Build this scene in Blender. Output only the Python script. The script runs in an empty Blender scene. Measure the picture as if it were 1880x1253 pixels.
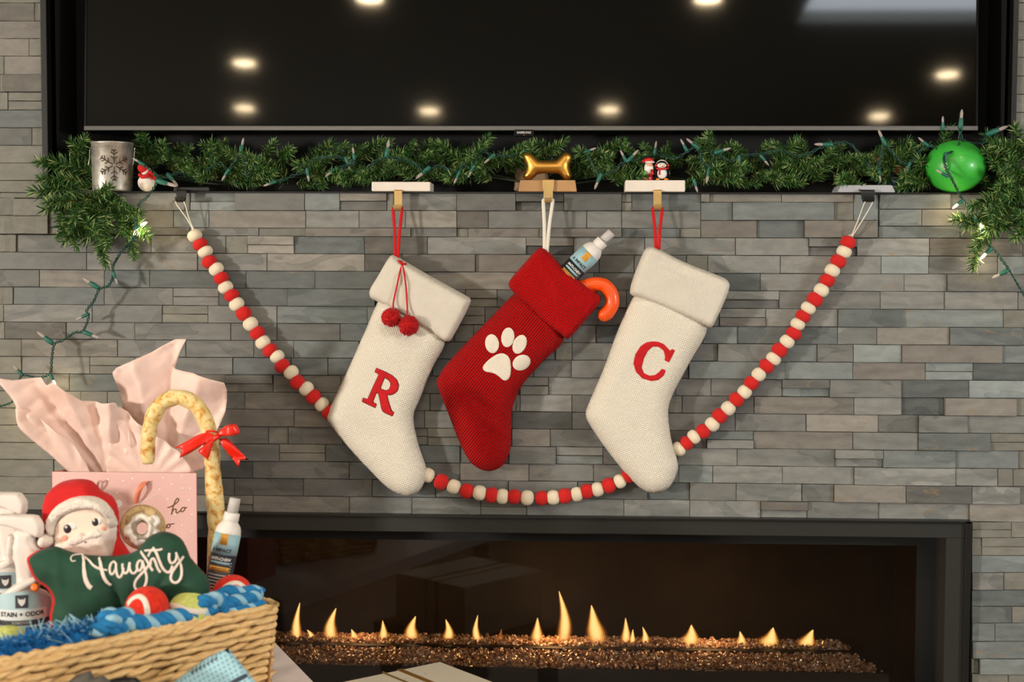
import bpy, bmesh, math, random
import numpy as np
from mathutils import Vector, Matrix, Euler, noise
from mathutils.geometry import delaunay_2d_cdt

R = math.radians
scene = bpy.context.scene
COL = scene.collection
rnd = random.Random(7)

# ------------------------------------------------------------------ camera
IMG_W, IMG_H, FPX = 1880.0, 1253.0, 2611.0
CAM = Vector((0.12, -2.75, 1.45))
CAM_M = Matrix.Rotation(R(2.336), 3, 'Z') @ Matrix.Rotation(R(90 - 3.062), 3, 'X') @ Matrix.Rotation(R(0.231), 3, 'Z')
cam_data = bpy.data.cameras.new('camera')
cam_data.sensor_width = 36.0
cam_data.lens = 36.0 * FPX / IMG_W
cam_data.clip_start = 0.05
cam_data.dof.use_dof = True
cam_data.dof.focus_distance = 2.70
cam_data.dof.aperture_fstop = 3.6
cam = bpy.data.objects.new('camera', cam_data)
COL.objects.link(cam)
cam.matrix_world = Matrix.Translation(CAM) @ CAM_M.to_4x4()
scene.camera = cam

# ------------------------------------------------------------------ world, exposure
world = bpy.data.worlds.new('world')
scene.world = world
world.use_nodes = True
world.node_tree.nodes['Background'].inputs[0].default_value = (0.75, 0.85, 1.0, 1)
world.node_tree.nodes['Background'].inputs[1].default_value = 0.6
scene.view_settings.view_transform = 'Standard'
scene.view_settings.look = 'None'
scene.view_settings.gamma = 1.0
scene.view_settings.use_curve_mapping = False
scene.view_settings.exposure = -0.20
scene.cycles.max_bounces = 6
scene.cycles.diffuse_bounces = 3
scene.cycles.glossy_bounces = 3
scene.cycles.transmission_bounces = 4
scene.cycles.transparent_max_bounces = 28


def area_light(name, loc, target, size, size_y, watt, col):
    ld = bpy.data.lights.new(name, 'AREA')
    ld.shape = 'RECTANGLE'
    ld.size, ld.size_y, ld.energy, ld.color = size, size_y, watt, col
    o = bpy.data.objects.new(name, ld)
    COL.objects.link(o)
    o.location = loc
    o.rotation_euler = (Vector(target) - Vector(loc)).to_track_quat('-Z', 'Y').to_euler()
    return o


# daylight through the two side windows of the room (panes are built below)
area_light('window_daylight', (-5.30, -4.35, 1.50), (-0.3, 0.0, 1.35), 0.34, 0.40, 350, (1.0, 0.93, 0.83))
area_light('window_daylight', (3.32, -2.2, 1.75), (0.6, 0.0, 1.2), 0.50, 0.50, 58, (0.97, 0.98, 0.97))
area_light('window_daylight', (-0.6, -5.05, 1.7), (0, 0, 1.2), 2.2, 1.3, 15, (1.0, 0.95, 0.86))


# ------------------------------------------------------------------ helpers: pixels to places
def ray(px, py):
    return CAM_M @ Vector(((px - IMG_W / 2) / FPX, -(py - IMG_H / 2) / FPX, -1.0))


def P(px, py, Y=0.0):
    """the point of the upright plane y = Y seen at photograph pixel (px, py)"""
    d = ray(px, py)
    return CAM + d * ((Y - CAM.y) / d.y)


def PZ(px, py, z):
    d = ray(px, py)
    return CAM + d * ((z - CAM.z) / d.z)


def M_PX(Y):
    """metres per photograph pixel at depth Y"""
    return (Y - CAM.y) / FPX


# ------------------------------------------------------------------ helpers: materials
def srgb(r, g, b):
    f = lambda c: (c / 255) / 12.92 if c / 255 <= 0.04045 else ((c / 255 + 0.055) / 1.055) ** 2.4
    return (f(r), f(g), f(b), 1.0)


MATS = {}


class NT:
    def __init__(self, name):
        self.m = bpy.data.materials.new(name)
        self.m.use_nodes = True
        self.t = self.m.node_tree
        self.b = self.t.nodes['Principled BSDF']
        MATS[name] = self.m

    def n(self, kind, **kw):
        nd = self.t.nodes.new(kind)
        for k, v in kw.items():
            if k.startswith('i_'):
                nd.inputs[k[2:].replace('_', ' ')].default_value = v
            else:
                setattr(nd, k, v)
        return nd

    def link(self, a, b):
        self.t.links.new(a, b)

    def math(self, op, a, b=None, c=None):
        nd = self.n('ShaderNodeMath', operation=op)
        for i, v in enumerate((a, b, c)):
            if v is None:
                continue
            if isinstance(v, (int, float)):
                nd.inputs[i].default_value = v
            else:
                self.link(v, nd.inputs[i])
        return nd.outputs[0]

    def mix(self, fac, a, b, blend='MIX'):
        nd = self.n('ShaderNodeMix', data_type='RGBA', blend_type=blend)
        for sock, v in ((nd.inputs[0], fac), (nd.inputs[6], a), (nd.inputs[7], b)):
            if isinstance(v, (int, float)):
                sock.default_value = v
            elif isinstance(v, tuple):
                sock.default_value = v
            else:
                self.link(v, sock)
        return nd.outputs[2]

    def coord(self, which='Object', scale=None, rot=None):
        o = self.n('ShaderNodeTexCoord').outputs[which]
        if scale or rot:
            mp = self.n('ShaderNodeMapping')
            if scale:
                mp.inputs['Scale'].default_value = scale
            if rot:
                mp.inputs['Rotation'].default_value = rot
            self.link(o, mp.inputs['Vector'])
            o = mp.outputs[0]
        return o

    def noise(self, vec, scale, detail=3, rough=0.5, dist=0.0):
        nd = self.n('ShaderNodeTexNoise')
        nd.inputs['Scale'].default_value = scale
        nd.inputs['Detail'].default_value = detail
        nd.inputs['Roughness'].default_value = rough
        nd.inputs['Distortion'].default_value = dist
        self.link(vec, nd.inputs['Vector'])
        return nd.outputs['Fac']

    def ramp(self, fac, stops):
        nd = self.n('ShaderNodeValToRGB')
        el = nd.color_ramp.elements
        while len(el) > 1:
            el.remove(el[-1])
        el[0].position, el[0].color = stops[0]
        for p, c in stops[1:]:
            e = el.new(p)
            e.color = c
        self.link(fac, nd.inputs[0])
        return nd.outputs[0]

    def bump(self, h, strength=0.3, dist=0.002):
        nd = self.n('ShaderNodeBump')
        nd.inputs['Strength'].default_value = strength
        nd.inputs['Distance'].default_value = dist
        self.link(h, nd.inputs['Height'])
        self.link(nd.outputs[0], self.b.inputs['Normal'])

    def set(self, **kw):
        names = dict(col='Base Color', rough='Roughness', metal='Metallic', spec='Specular IOR Level', coat='Coat Weight',
                     sheen='Sheen Weight', trans='Transmission Weight', ior='IOR', alpha='Alpha', emc='Emission Color',
                     ems='Emission Strength', sss='Subsurface Weight')
        for k, v in kw.items():
            s = self.b.inputs[names[k]]
            if hasattr(v, 'is_output'):
                self.link(v, s)
            else:
                s.default_value = v
        return self


def simple(name, col, rough=0.6, metal=0.0, var=0.10, vscale=30, bump=0.0, bscale=200, bdist=0.001, **kw):
    """plain procedural material: colour with a soft noise variation and a fine bump"""
    t = NT(name)
    co = t.coord()
    if var:
        nz = t.noise(co, vscale, 4)
        dark = tuple(c * (1 - var) for c in col[:3]) + (1,)
        lite = tuple(min(1, c * (1 + var)) for c in col[:3]) + (1,)
        t.set(col=t.ramp(nz, [(0.3, dark), (0.7, lite)]))
    else:
        t.set(col=col)
    if bump:
        t.bump(t.noise(co, bscale, 3), bump, bdist)
    t.set(rough=rough, metal=metal, **kw)
    return t.m


# ------------------------------------------------------------------ helpers: objects
def loc_of(p):
    v = Vector((0, 0, 0))
    while p is not None:
        v = v + p.location
        p = p.parent
    return v


def mesh_obj(name, verts, faces, material, parent=None, origin=None, smooth=True, uv=None):
    """verts in world space; the object's origin goes to `origin` (default: parent's place, or the base centre)"""
    verts = [Vector(v) for v in verts]
    if origin is None:
        if parent is not None:
            origin = loc_of(parent)
        else:
            xs = [v.x for v in verts]; ys = [v.y for v in verts]; zs = [v.z for v in verts]
            origin = Vector(((min(xs) + max(xs)) / 2, (min(ys) + max(ys)) / 2, min(zs)))
    origin = Vector(origin)
    me = bpy.data.meshes.new(name)
    me.from_pydata([v - origin for v in verts], [], faces)
    if uv is not None:
        l = me.uv_layers.new(name='UVMap')
        for lp in me.loops:
            l.data[lp.index].uv = uv[lp.vertex_index]
    me.update()
    if smooth:
        me.shade_smooth()
    else:
        me.shade_flat()
    if material is not None:
        me.materials.append(MATS[material] if isinstance(material, str) else material)
    o = bpy.data.objects.new(name, me)
    COL.objects.link(o)
    if parent is not None:
        o.parent = parent
        o.location = origin - loc_of(parent)
    else:
        o.location = origin
    return o


def inst(name, me, loc, rot=None, scale=None, parent=None):
    """an object on shared mesh data"""
    o = bpy.data.objects.new(name, me)
    COL.objects.link(o)
    if parent is not None:
        o.parent = parent
        loc = Vector(loc) - loc_of(parent)
    o.location = loc
    if rot is not None:
        if isinstance(rot, Matrix):
            o.rotation_euler = rot.to_euler()
        else:
            o.rotation_euler = rot
    if scale is not None:
        o.scale = scale
    return o


def mesh_data(name, verts, faces, material, smooth=True):
    me = bpy.data.meshes.new(name)
    me.from_pydata([tuple(v) for v in verts], [], faces)
    me.update()
    (me.shade_smooth if smooth else me.shade_flat)()
    me.materials.append(MATS[material] if isinstance(material, str) else material)
    return me


def thing(name, loc, label, cat, group=None):
    o = bpy.data.objects.new(name, None)
    o.empty_display_size = 0.02
    COL.objects.link(o)
    o.location = loc
    tag(o, label, cat, group)
    return o


def tag(o, label=None, cat=None, group=None, kind=None):
    if label: o['label'] = label
    if cat: o['category'] = cat
    if group: o['group'] = group
    if kind: o['kind'] = kind
    return o


class G:
    """collects geometry in world space"""
    def __init__(self):
        self.v, self.f = [], []

    def add(self, v, f):
        k = len(self.v)
        self.v += [Vector(x) for x in v]
        self.f += [tuple(i + k for i in q) for q in f]
        return self

    def box(self, lo, hi, bevel=0.0, mtx=None):
        bm = bmesh.new()
        bmesh.ops.create_cube(bm, size=1.0)
        c = [(a + b) / 2 for a, b in zip(lo, hi)]
        s = [b - a for a, b in zip(lo, hi)]
        for v in bm.verts:
            v.co = Vector((c[0] + v.co.x * s[0], c[1] + v.co.y * s[1], c[2] + v.co.z * s[2]))
        if bevel:
            bmesh.ops.bevel(bm, geom=list(bm.edges), offset=bevel, segments=2, affect='EDGES', profile=0.5)
        self._bm(bm, mtx)
        return self

    def _bm(self, bm, mtx=None):
        bm.verts.index_update()
        vs = [v.co.copy() for v in bm.verts]
        if mtx is not None:
            vs = [mtx @ v for v in vs]
        self.add(vs, [[v.index for v in f.verts] for f in bm.faces])
        bm.free()

    def sphere(self, c, r, seg=20, rings=12, mtx=None):
        """ellipsoid: r float or 3-tuple"""
        if isinstance(r, (int, float)):
            r = (r, r, r)
        v, f = [], []
        for i in range(rings + 1):
            th = math.pi * i / rings
            for j in range(seg):
                ph = 2 * math.pi * j / seg
                q = Vector((r[0] * math.sin(th) * math.cos(ph), r[1] * math.sin(th) * math.sin(ph), r[2] * math.cos(th)))
                if mtx is not None:
                    q = mtx @ q
                v.append(Vector(c) + q)
        for i in range(rings):
            for j in range(seg):
                a, b = i * seg + j, i * seg + (j + 1) % seg
                f.append((a, a + seg, b + seg, b))
        return self.add(v, f)

    def lathe(self, prof, origin=(0, 0, 0), mtx=None, seg=28, caps=True):
        """prof: list of (radius, height) from bottom to top, along local z"""
        v, f = [], []
        for r, z in prof:
            for j in range(seg):
                a = 2 * math.pi * j / seg
                q = Vector((r * math.cos(a), r * math.sin(a), z))
                if mtx is not None:
                    q = mtx @ q
                v.append(Vector(origin) + q)
        n = len(prof)
        for i in range(n - 1):
            for j in range(seg):
                a, b = i * seg + j, i * seg + (j + 1) % seg
                f.append((a, b, b + seg, a + seg))
        if caps:
            f.append(tuple(range(seg))[::-1])
            f.append(tuple((n - 1) * seg + j for j in range(seg)))
        return self.add(v, f)

    def tube(self, path, r, n=8, closed=False, flat=None, up=None, twist=0.0):
        """tube along path (Vectors); r float or list; flat: (sx, sy) cross-section factors with `up` as the sy direction"""
        path = [Vector(p) for p in path]
        m = len(path)
        rs = r if isinstance(r, (list, tuple)) else [r] * m
        T = []
        for i in range(m):
            if closed:
                d = path[(i + 1) % m] - path[i - 1]
            else:
                d = path[min(i + 1, m - 1)] - path[max(i - 1, 0)]
            T.append(d.normalized() if d.length > 1e-9 else Vector((0, 0, 1)))
        v, f = [], []
        nrm = Vector(up) if up is not None else T[0].orthogonal()
        for i in range(m):
            if up is not None:
                nrm = Vector(up)
            nrm = (nrm - T[i] * nrm.dot(T[i]))
            if nrm.length < 1e-6:
                nrm = T[i].orthogonal()
            nrm.normalize()
            side = T[i].cross(nrm)
            fx, fy = flat if flat else (1, 1)
            for j in range(n):
                a = 2 * math.pi * j / n + twist * i
                v.append(path[i] + (side * (math.cos(a) * fx) + nrm * (math.sin(a) * fy)) * rs[i])
        for i in range(m if closed else m - 1):
            for j in range(n):
                a, b = i * n + j, i * n + (j + 1) % n
                c, d = ((i + 1) % m) * n + (j + 1) % n, ((i + 1) % m) * n + j
                f.append((a, b, c, d))
        if not closed:
            f.append(tuple(range(n))[::-1])
            f.append(tuple((m - 1) * n + j for j in range(n)))
        return self.add(v, f)

    def prism(self, poly, Y0, Y1):
        """closed world polygon [(x, z)] between y = Y0 and Y1"""
        n = len(poly)
        v = [Vector((x, Y0, z)) for x, z in poly] + [Vector((x, Y1, z)) for x, z in poly]
        f = [tuple(range(n)), tuple(range(2 * n - 1, n - 1, -1))] + [(i, i + n, (i + 1) % n + n, (i + 1) % n) for i in range(n)]
        return self.add(v, f)

    def obj(self, name, material, parent=None, origin=None, smooth=True, uv=None):
        return mesh_obj(name, self.v, self.f, material, parent, origin, smooth, uv)


def smooth_path(pts, sub=4, closed=False):
    """Catmull-Rom through 2-D or 3-D points"""
    pts = [Vector(p) for p in pts]
    n = len(pts)
    out = []
    rng = range(n) if closed else range(n - 1)
    for i in rng:
        g = (lambda k: pts[k % n]) if closed else (lambda k: pts[max(0, min(n - 1, k))])
        p0, p1, p2, p3 = g(i - 1), g(i), g(i + 1), g(i + 2)
        for s in range(sub):
            t = s / sub
            out.append(0.5 * ((2 * p1) + (p2 - p0) * t + (2 * p0 - 5 * p1 + 4 * p2 - p3) * t * t + (3 * p1 - p0 - 3 * p2 + p3) * t ** 3))
    if not closed:
        out.append(pts[-1])
    return out


def resample(poly, step, closed=True):
    pts = [Vector(p[:2]) for p in poly]
    if closed:
        pts = pts + [pts[0]]
    L = [0]
    for a, b in zip(pts, pts[1:]):
        L.append(L[-1] + (b - a).length)
    n = max(4, int(round(L[-1] / step)))
    out, k = [], 0
    for i in range(n if closed else n + 1):
        s = L[-1] * i / n
        while k < len(L) - 2 and L[k + 1] < s:
            k += 1
        t = (s - L[k]) / max(1e-9, L[k + 1] - L[k])
        out.append(pts[k].lerp(pts[k + 1], min(1, max(0, t))))
    return out


def inside_mask(pts, poly):
    x, y = pts[:, 0], pts[:, 1]
    res = np.zeros(len(pts), bool)
    A = np.array([tuple(p) for p in poly]); B = np.roll(A, -1, 0)
    x1, y1, x2, y2 = A[:, 0], A[:, 1], B[:, 0], B[:, 1]
    for k in range(0, len(pts), 400):
        X, Y = x[k:k + 400, None], y[k:k + 400, None]
        c = ((y1 > Y) != (y2 > Y)) & (X < (x2 - x1) * (Y - y1) / (y2 - y1 + 1e-12) + x1)
        res[k:k + 400] = (c.sum(1) % 2).astype(bool)
    return res


def dist_to(pts, poly):
    a = np.array([tuple(p) for p in poly]); ab = np.roll(a, -1, 0) - a
    L2 = np.maximum(1e-12, (ab ** 2).sum(1))
    out = []
    for k in range(0, len(pts), 400):
        q = pts[k:k + 400, None, :] - a[None]
        t = np.clip((q * ab[None]).sum(2) / L2[None], 0, 1)
        out.append(np.sqrt(((q - t[:, :, None] * ab[None]) ** 2).sum(2)).min(1))
    return np.concatenate(out) if out else np.zeros(0)


class Pillow:
    """stuffed flat shape: a pixel outline at depth Y, blown up towards the room by `front` and to the wall by `back` (metres).
    rad: pixels over which the edge rounds off. bulge(px, py, d) adds to the front height."""
    def __init__(self, poly, Y, front, back, rad, step=6, bulge=None, holes=(), flat_uv=None):
        self.Y, self.front, self.back, self.rad, self.bulge = Y, front, back, rad, bulge
        self.out = [tuple(p) for p in resample(poly, step)]
        self.holes = [[tuple(p) for p in resample(h, step)] for h in holes]
        A = np.array(self.out)
        lo, hi = A.min(0), A.max(0)
        g = []
        j = 0
        y = lo[1] + step * 0.5
        while y < hi[1]:
            x = lo[0] + (step * 0.5 if j % 2 else 0)
            while x < hi[0]:
                g.append((x, y)); x += step
            y += step * 0.866; j += 1
        g = np.array(g) if g else np.zeros((0, 2))
        if len(g):
            m = inside_mask(g, self.out)
            for h in self.holes:
                m &= ~inside_mask(g, h)
            g = g[m]
        if len(g):
            g = g[self._d(g) > step * 0.45]
        co = [Vector(p) for p in self.out]
        ed = [(i, (i + 1) % len(self.out)) for i in range(len(self.out))]
        for h in self.holes:
            k = len(co); co += [Vector(p) for p in h]
            ed += [(k + i, k + (i + 1) % len(h)) for i in range(len(h))]
        nb = len(co)
        co += [Vector(p) for p in g]
        rv, re, rf, ov, oe, of = delaunay_2d_cdt(co, ed, [], 1, 1e-5)
        pts = np.array([tuple(v) for v in rv])
        if self.holes:
            cen = np.array([pts[list(f)].mean(0) for f in rf])
            bad = np.zeros(len(cen), bool)
            for h in self.holes:
                bad |= inside_mask(cen, h)
            rf = [f for f, q in zip(rf, bad) if not q]
        d = self._d(pts)
        d[d < 1e-3] = 0
        self.pts, self.d = pts, d
        hf = [self.height(x, y, q) for (x, y), q in zip(pts, d)]
        base = [P(x, y, Y) for x, y in pts]
        V = [b + Vector((0, -h, 0)) for b, h in zip(base, hf)]
        bi = {}
        F = []
        # orient triangles to face the camera (-y)
        for f in rf:
            a, b, c = f[0], f[1], f[2]
            n = (V[b] - V[a]).cross(V[c] - V[a])
            F.append(tuple(f) if n.y < 0 else tuple(f)[::-1])
        nF = len(F)
        for i, q in enumerate(d):
            if q == 0 and front * back >= 0 and not self.edge_thick:
                bi[i] = i
            else:
                bi[i] = len(V)
                V.append(base[i] + Vector((0, self.back * self._prof(q), 0)))
        F += [tuple(bi[i] for i in f)[::-1] for f in F[:nF]]
        self.V, self.F = V, F
        self.uv = [(x, -y) for x, y in pts]
        self.uv += [(0, 0)] * (len(V) - len(self.uv))
        for i, j2 in bi.items():
            self.uv[j2] = (pts[i][0], -pts[i][1])

    edge_thick = False

    def _d(self, pts):
        d = dist_to(pts, self.out)
        for h in self.holes:
            d = np.minimum(d, dist_to(pts, h))
        return d

    def _prof(self, q):
        t = min(1.0, q / self.rad)
        return math.sqrt(max(0.0, 1 - (1 - t) ** 2))

    def height(self, x, y, q=None):
        if q is None:
            p = np.array([[x, y]])
            q = float(self._d(p)[0]) if inside_mask(p, self.out)[0] else 0.0
        h = self.front * self._prof(q)
        if self.bulge:
            h += self.bulge(x, y, q) * self._prof(q)
        return h

    def heights(self, pts):
        q = self._d(pts)
        q[~inside_mask(pts, self.out)] = 0
        return [self.height(x, y, float(d)) for (x, y), d in zip(pts, q)]

    def surf(self, x, y, off=0.0):
        """point of the front surface at pixel (x, y), lifted off by `off` metres"""
        p = P(x, y, self.Y)
        return p + Vector((0, -self.height(x, y) - off, 0))

    def obj(self, name, material, parent=None, uvrot=0.0, uvscale=None, **kw):
        s = uvscale or M_PX(self.Y)
        c, n = math.cos(uvrot), math.sin(uvrot)
        uv = [((u * c - v * n) * s, (u * n + v * c) * s) for u, v in self.uv]
        return mesh_obj(name, self.V, self.F, material, parent, uv=uv, **kw)


class Plate:
    """thin flat patch (letter, paw pad) that lies on a Pillow's front; outline in pixels"""
    def __init__(self, poly, on, lift=0.0015, step=3, holes=(), round_=True):
        self.p = Pillow.__new__(Pillow)
        on_h = on

        class _P(Pillow):
            edge_thick = True
        q = _P(poly, on.Y, 0.0, 0.0, 3, step, None, holes)
        V = []
        n = len(q.pts)
        hh = on.heights(q.pts)
        sf = [P(x, y, on.Y) + Vector((0, -h, 0)) for (x, y), h in zip(q.pts, hh)]
        for s_, d in zip(sf, q.d):
            V.append(s_ + Vector((0, -(lift if (d > 0 or not round_) else lift * 0.4), 0)))
        for s_ in sf:
            V.append(s_ + Vector((0, 0.002, 0)))
        F = [f for f in q.F if max(f) < n]
        fr = list(F)
        # side walls: boundary edges
        cnt = {}
        for f in fr:
            for a, b in zip(f, f[1:] + f[:1]):
                cnt[(a, b)] = cnt.get((a, b), 0) + 1
        for (a, b) in list(cnt):
            if (b, a) not in cnt:
                F.append((b, a, a + n, b + n))
        F += [tuple(i + n for i in f)[::-1] for f in fr]
        self.V, self.F = V, F

    def obj(self, name, material, parent):
        return mesh_obj(name, self.V, self.F, material, parent, smooth=False)


def text_geo(s, size=1.0, bold=0.0, extrude=0.0, align='CENTER', spacing=1.0, shear=0.0):
    """triangulated lettering in the xy plane: (verts, faces)"""
    cu = bpy.data.curves.new('lettering', 'FONT')
    cu.body = s
    cu.size = size
    cu.offset = bold
    cu.extrude = extrude
    cu.align_x = align
    cu.align_y = 'CENTER'
    cu.space_character = spacing
    cu.shear = shear
    cu.resolution_u = 3
    o = bpy.data.objects.new('lettering', cu)
    COL.objects.link(o)
    bpy.context.view_layer.update()
    dg = bpy.context.evaluated_depsgraph_get()
    me = bpy.data.meshes.new_from_object(o.evaluated_get(dg))
    v = [x.co.copy() for x in me.vertices]
    f = [tuple(q.vertices) for q in me.polygons]
    bpy.data.objects.remove(o)
    bpy.data.curves.remove(cu)
    bpy.data.meshes.remove(me)
    return v, f


def ellipse(cx, cy, rx, ry, rot=0, n=28):
    c, s = math.cos(R(rot)), math.sin(R(rot))
    return [(cx + rx * math.cos(t) * c - ry * math.sin(t) * s, cy + rx * math.cos(t) * s + ry * math.sin(t) * c) for t in [2 * math.pi * i / n for i in range(n)]]

# ================================================================== materials of the setting
t = NT('slate')
oi = t.n('ShaderNodeObjectInfo')
off = t.n('ShaderNodeVectorMath', operation='SCALE')
cmb = t.n('ShaderNodeCombineXYZ')
t.link(oi.outputs['Random'], cmb.inputs[0]); t.link(oi.outputs['Random'], cmb.inputs[2])
t.link(cmb.outputs[0], off.inputs[0]); off.inputs['Scale'].default_value = 57.0
addv = t.n('ShaderNodeVectorMath', operation='ADD')
t.link(t.coord('Object', scale=(1.0, 1.0, 2.2)), addv.inputs[0]); t.link(off.outputs[0], addv.inputs[1])
vec = addv.outputs[0]
n_big = t.noise(vec, 7.0, 2, 0.45, 0.9)
n_mid = t.noise(vec, 28.0, 6, 0.6, 0.4)
n_fin = t.noise(vec, 260.0, 3, 0.6)
# two-toned cleavage patches with a fine dark rim, only on part of the stones
patch = t.ramp(n_big, [(0.0, (1.05, 1.05, 1.05, 1)), (0.555, (1.03, 1.03, 1.03, 1)), (0.562, (0.74, 0.74, 0.74, 1)), (0.575, (0.83, 0.85, 0.85, 1)), (1.0, (0.80, 0.82, 0.82, 1))])
wv = t.n('ShaderNodeTexWave', wave_type='BANDS', bands_direction='Z')
wv.inputs['Scale'].default_value = 6.0; wv.inputs['Distortion'].default_value = 9.0
wv.inputs['Detail'].default_value = 3.0; wv.inputs['Detail Scale'].default_value = 0.9
t.link(vec, wv.inputs['Vector'])
streak = t.ramp(wv.outputs['Fac'], [(0.0, (0.90, 0.90, 0.90, 1)), (0.5, (1.02, 1.02, 1.02, 1)), (1.0, (1.06, 1.06, 1.05, 1))])
c = t.mix(1.0, oi.outputs['Color'], t.ramp(n_mid, [(0.25, (0.78, 0.78, 0.78, 1)), (0.75, (1.20, 1.20, 1.18, 1))]), 'MULTIPLY')
gisl = t.n('ShaderNodeNewGeometry')
c = t.mix(1.0, c, t.ramp(gisl.outputs['Random Per Island'], [(0.0, (0.88, 0.88, 0.89, 1)), (1.0, (1.10, 1.095, 1.08, 1))]), 'MULTIPLY')
has_patch = t.math('GREATER_THAN', oi.outputs['Random'], 0.45)
c = t.mix(has_patch, c, t.mix(1.0, c, patch, 'MULTIPLY'))
has_streak = t.math('LESS_THAN', t.math('FRACT', t.math('MULTIPLY', oi.outputs['Random'], 7.3)), 0.5)
c = t.mix(has_streak, c, t.mix(1.0, c, streak, 'MULTIPLY'))
# rust veins on a few stones
rustv = t.math('MULTIPLY', t.math('GREATER_THAN', t.math('FRACT', t.math('MULTIPLY', oi.outputs['Random'], 13.7)), 0.84), t.math('GREATER_THAN', t.noise(vec, 22.0, 5, 0.7, 1.0), 0.62))
c = t.mix(t.math('MULTIPLY', rustv, 0.45), c, srgb(138, 112, 78))
t.set(col=c, rough=t.math('MULTIPLY_ADD', n_mid, 0.3, 0.42), spec=0.35)
t.bump(t.math('ADD', t.math('MULTIPLY', n_mid, 1.0), t.math('MULTIPLY', n_fin, 0.3)), 0.55, 0.003)

simple('mortar', srgb(34, 33, 30), 0.95, var=0.2, vscale=60)
simple('black_trim', srgb(16, 16, 14), 0.38, var=0.1, vscale=90, bump=0.1, bscale=300)
simple('black_niche', srgb(7, 7, 6), 0.8, var=0.15, vscale=20)
simple('frame_paint', srgb(27, 28, 22), 0.6, var=0.08, vscale=60, bump=0.15, bscale=500)
simple('plaster', srgb(160, 156, 148), 0.9, var=0.03, vscale=4)
simple('ceiling_paint', srgb(176, 174, 168), 0.9, var=0.02, vscale=4)
t = NT('wood_floor')
nz = t.noise(t.coord('Object', scale=(1, 12, 1)), 3.0, 5)
t.set(col=t.ramp(nz, [(0.3, srgb(92, 72, 54)), (0.7, srgb(128, 102, 78))]), rough=0.4)

# ================================================================== the room
XL, XR, YB, ZC = -5.45, 3.45, -5.2, 2.70


def struct(o):
    o['kind'] = 'structure'
    return o


struct(G().box((XL - .1, YB - .1, -.1), (XR + .1, 0.6, 0.0)).obj('floor', 'wood_floor', smooth=False))
ZT = ZC
# ceiling with an opening for the skylight
sk = (0.96, 1.86, -2.80, -2.30)
g = G()
g.box((XL, YB, ZC), (sk[0], 0.05, ZC + .12)); g.box((sk[1], YB, ZC), (XR, 0.05, ZC + .12))
g.box((sk[0], YB, ZC), (sk[1], sk[2], ZC + .12)); g.box((sk[0], sk[3], ZC), (sk[1], 0.05, ZC + .12))
struct(g.obj('ceiling', 'ceiling_paint', smooth=False))


def emit(name, col, strength):
    m = bpy.data.materials.new(name)
    m.use_nodes = True
    nt = m.node_tree
    nt.nodes.remove(nt.nodes['Principled BSDF'])
    e = nt.nodes.new('ShaderNodeEmission')
    e.inputs[0].default_value = col
    e.inputs[1].default_value = strength
    nt.links.new(e.outputs[0], nt.nodes['Material Output'].inputs[0])
    MATS[name] = m
    return m


emit('sky_pane', (0.84, 0.92, 1.0, 1), 18.0)
emit('sky_pane_soft', (0.85, 0.92, 1.0, 1), 1.2)


def side_wall(name, x0, x1, win, wname):
    """wall in the y-z plane with one window opening win = (y0, y1, z0, z1)"""
    y0, y1, z0, z1 = win
    g = G()
    g.box((x0, YB, 0), (x1, y0, ZC)); g.box((x0, y1, 0), (x1, 0.05, ZC))
    g.box((x0, y0, 0), (x1, y1, z0)); g.box((x0, y0, z1), (x1, y1, ZC))
    struct(g.obj(name, 'plaster', smooth=False))
    xi = x1 if x0 < 0 else x0
    s = -1 if x0 < 0 else 1
    w = struct(G().box((xi + s * .05, y0, z0), (xi + s * .06, y1, z1)).obj(wname, 'sky_pane_soft', smooth=False))
    f = G()
    for a, b, c, d in ((y0, y1, z0, z0 + .05), (y0, y1, z1 - .05, z1), (y0, y0 + .05, z0, z1), (y1 - .05, y1, z0, z1), ((y0 + y1) / 2 - .02, (y0 + y1) / 2 + .02, z0, z1)):
        f.box((min(xi, xi + s * .04), a, c), (max(xi, xi + s * .04), b, d))
    f.obj('window_frame', 'ceiling_paint', w, smooth=False)


side_wall('wall_left', XL - .12, XL, (-4.6, -4.1, 1.25, 1.75), 'window_1')
side_wall('wall_right', XR, XR + .12, (-2.5, -1.9, 1.45, 2.05), 'window_2')
# the wall behind the camera with a wide window and a doorway
g = G()
g.box((XL, YB - .12, 0), (-1.8, YB, ZC)); g.box((-1.8, YB - .12, 0), (0.6, YB, 1.0)); g.box((-1.8, YB - .12, 2.35), (0.6, YB, ZC)); g.box((0.6, YB - .12, 0), (XR, YB, ZC))
struct(g.obj('wall_behind', 'plaster', smooth=False))
w = struct(G().box((-1.8, YB - .08, 1.0), (0.6, YB - .07, 2.35)).obj('window_3', 'sky_pane_soft', smooth=False))
f = G()
for x in (-1.8, -1.02, -0.22, 0.56):
    f.box((x, YB - .06, 1.0), (x + .04, YB - .02, 2.35))
f.box((-1.8, YB - .06, 1.0), (0.6, YB - .02, 1.05)); f.box((-1.8, YB - .06, 2.30), (0.6, YB - .02, 2.35))
f.obj('window_frame', 'ceiling_paint', w, smooth=False)
w = struct(G().box((sk[0], sk[2], ZC + .06), (sk[1], sk[3], ZC + .07)).obj('window_4', 'sky_pane', smooth=False))
f = G()
for a, b, c_, d in ((sk[0], sk[1], sk[2], sk[2] + .04), (sk[0], sk[1], sk[3] - .04, sk[3]), (sk[0], sk[0] + .04, sk[2], sk[3]), (sk[1] - .04, sk[1], sk[2], sk[3])):
    f.box((a, c_, ZC), (b, d, ZC + .05))
f.obj('window_frame', 'ceiling_paint', w, smooth=False)

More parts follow.
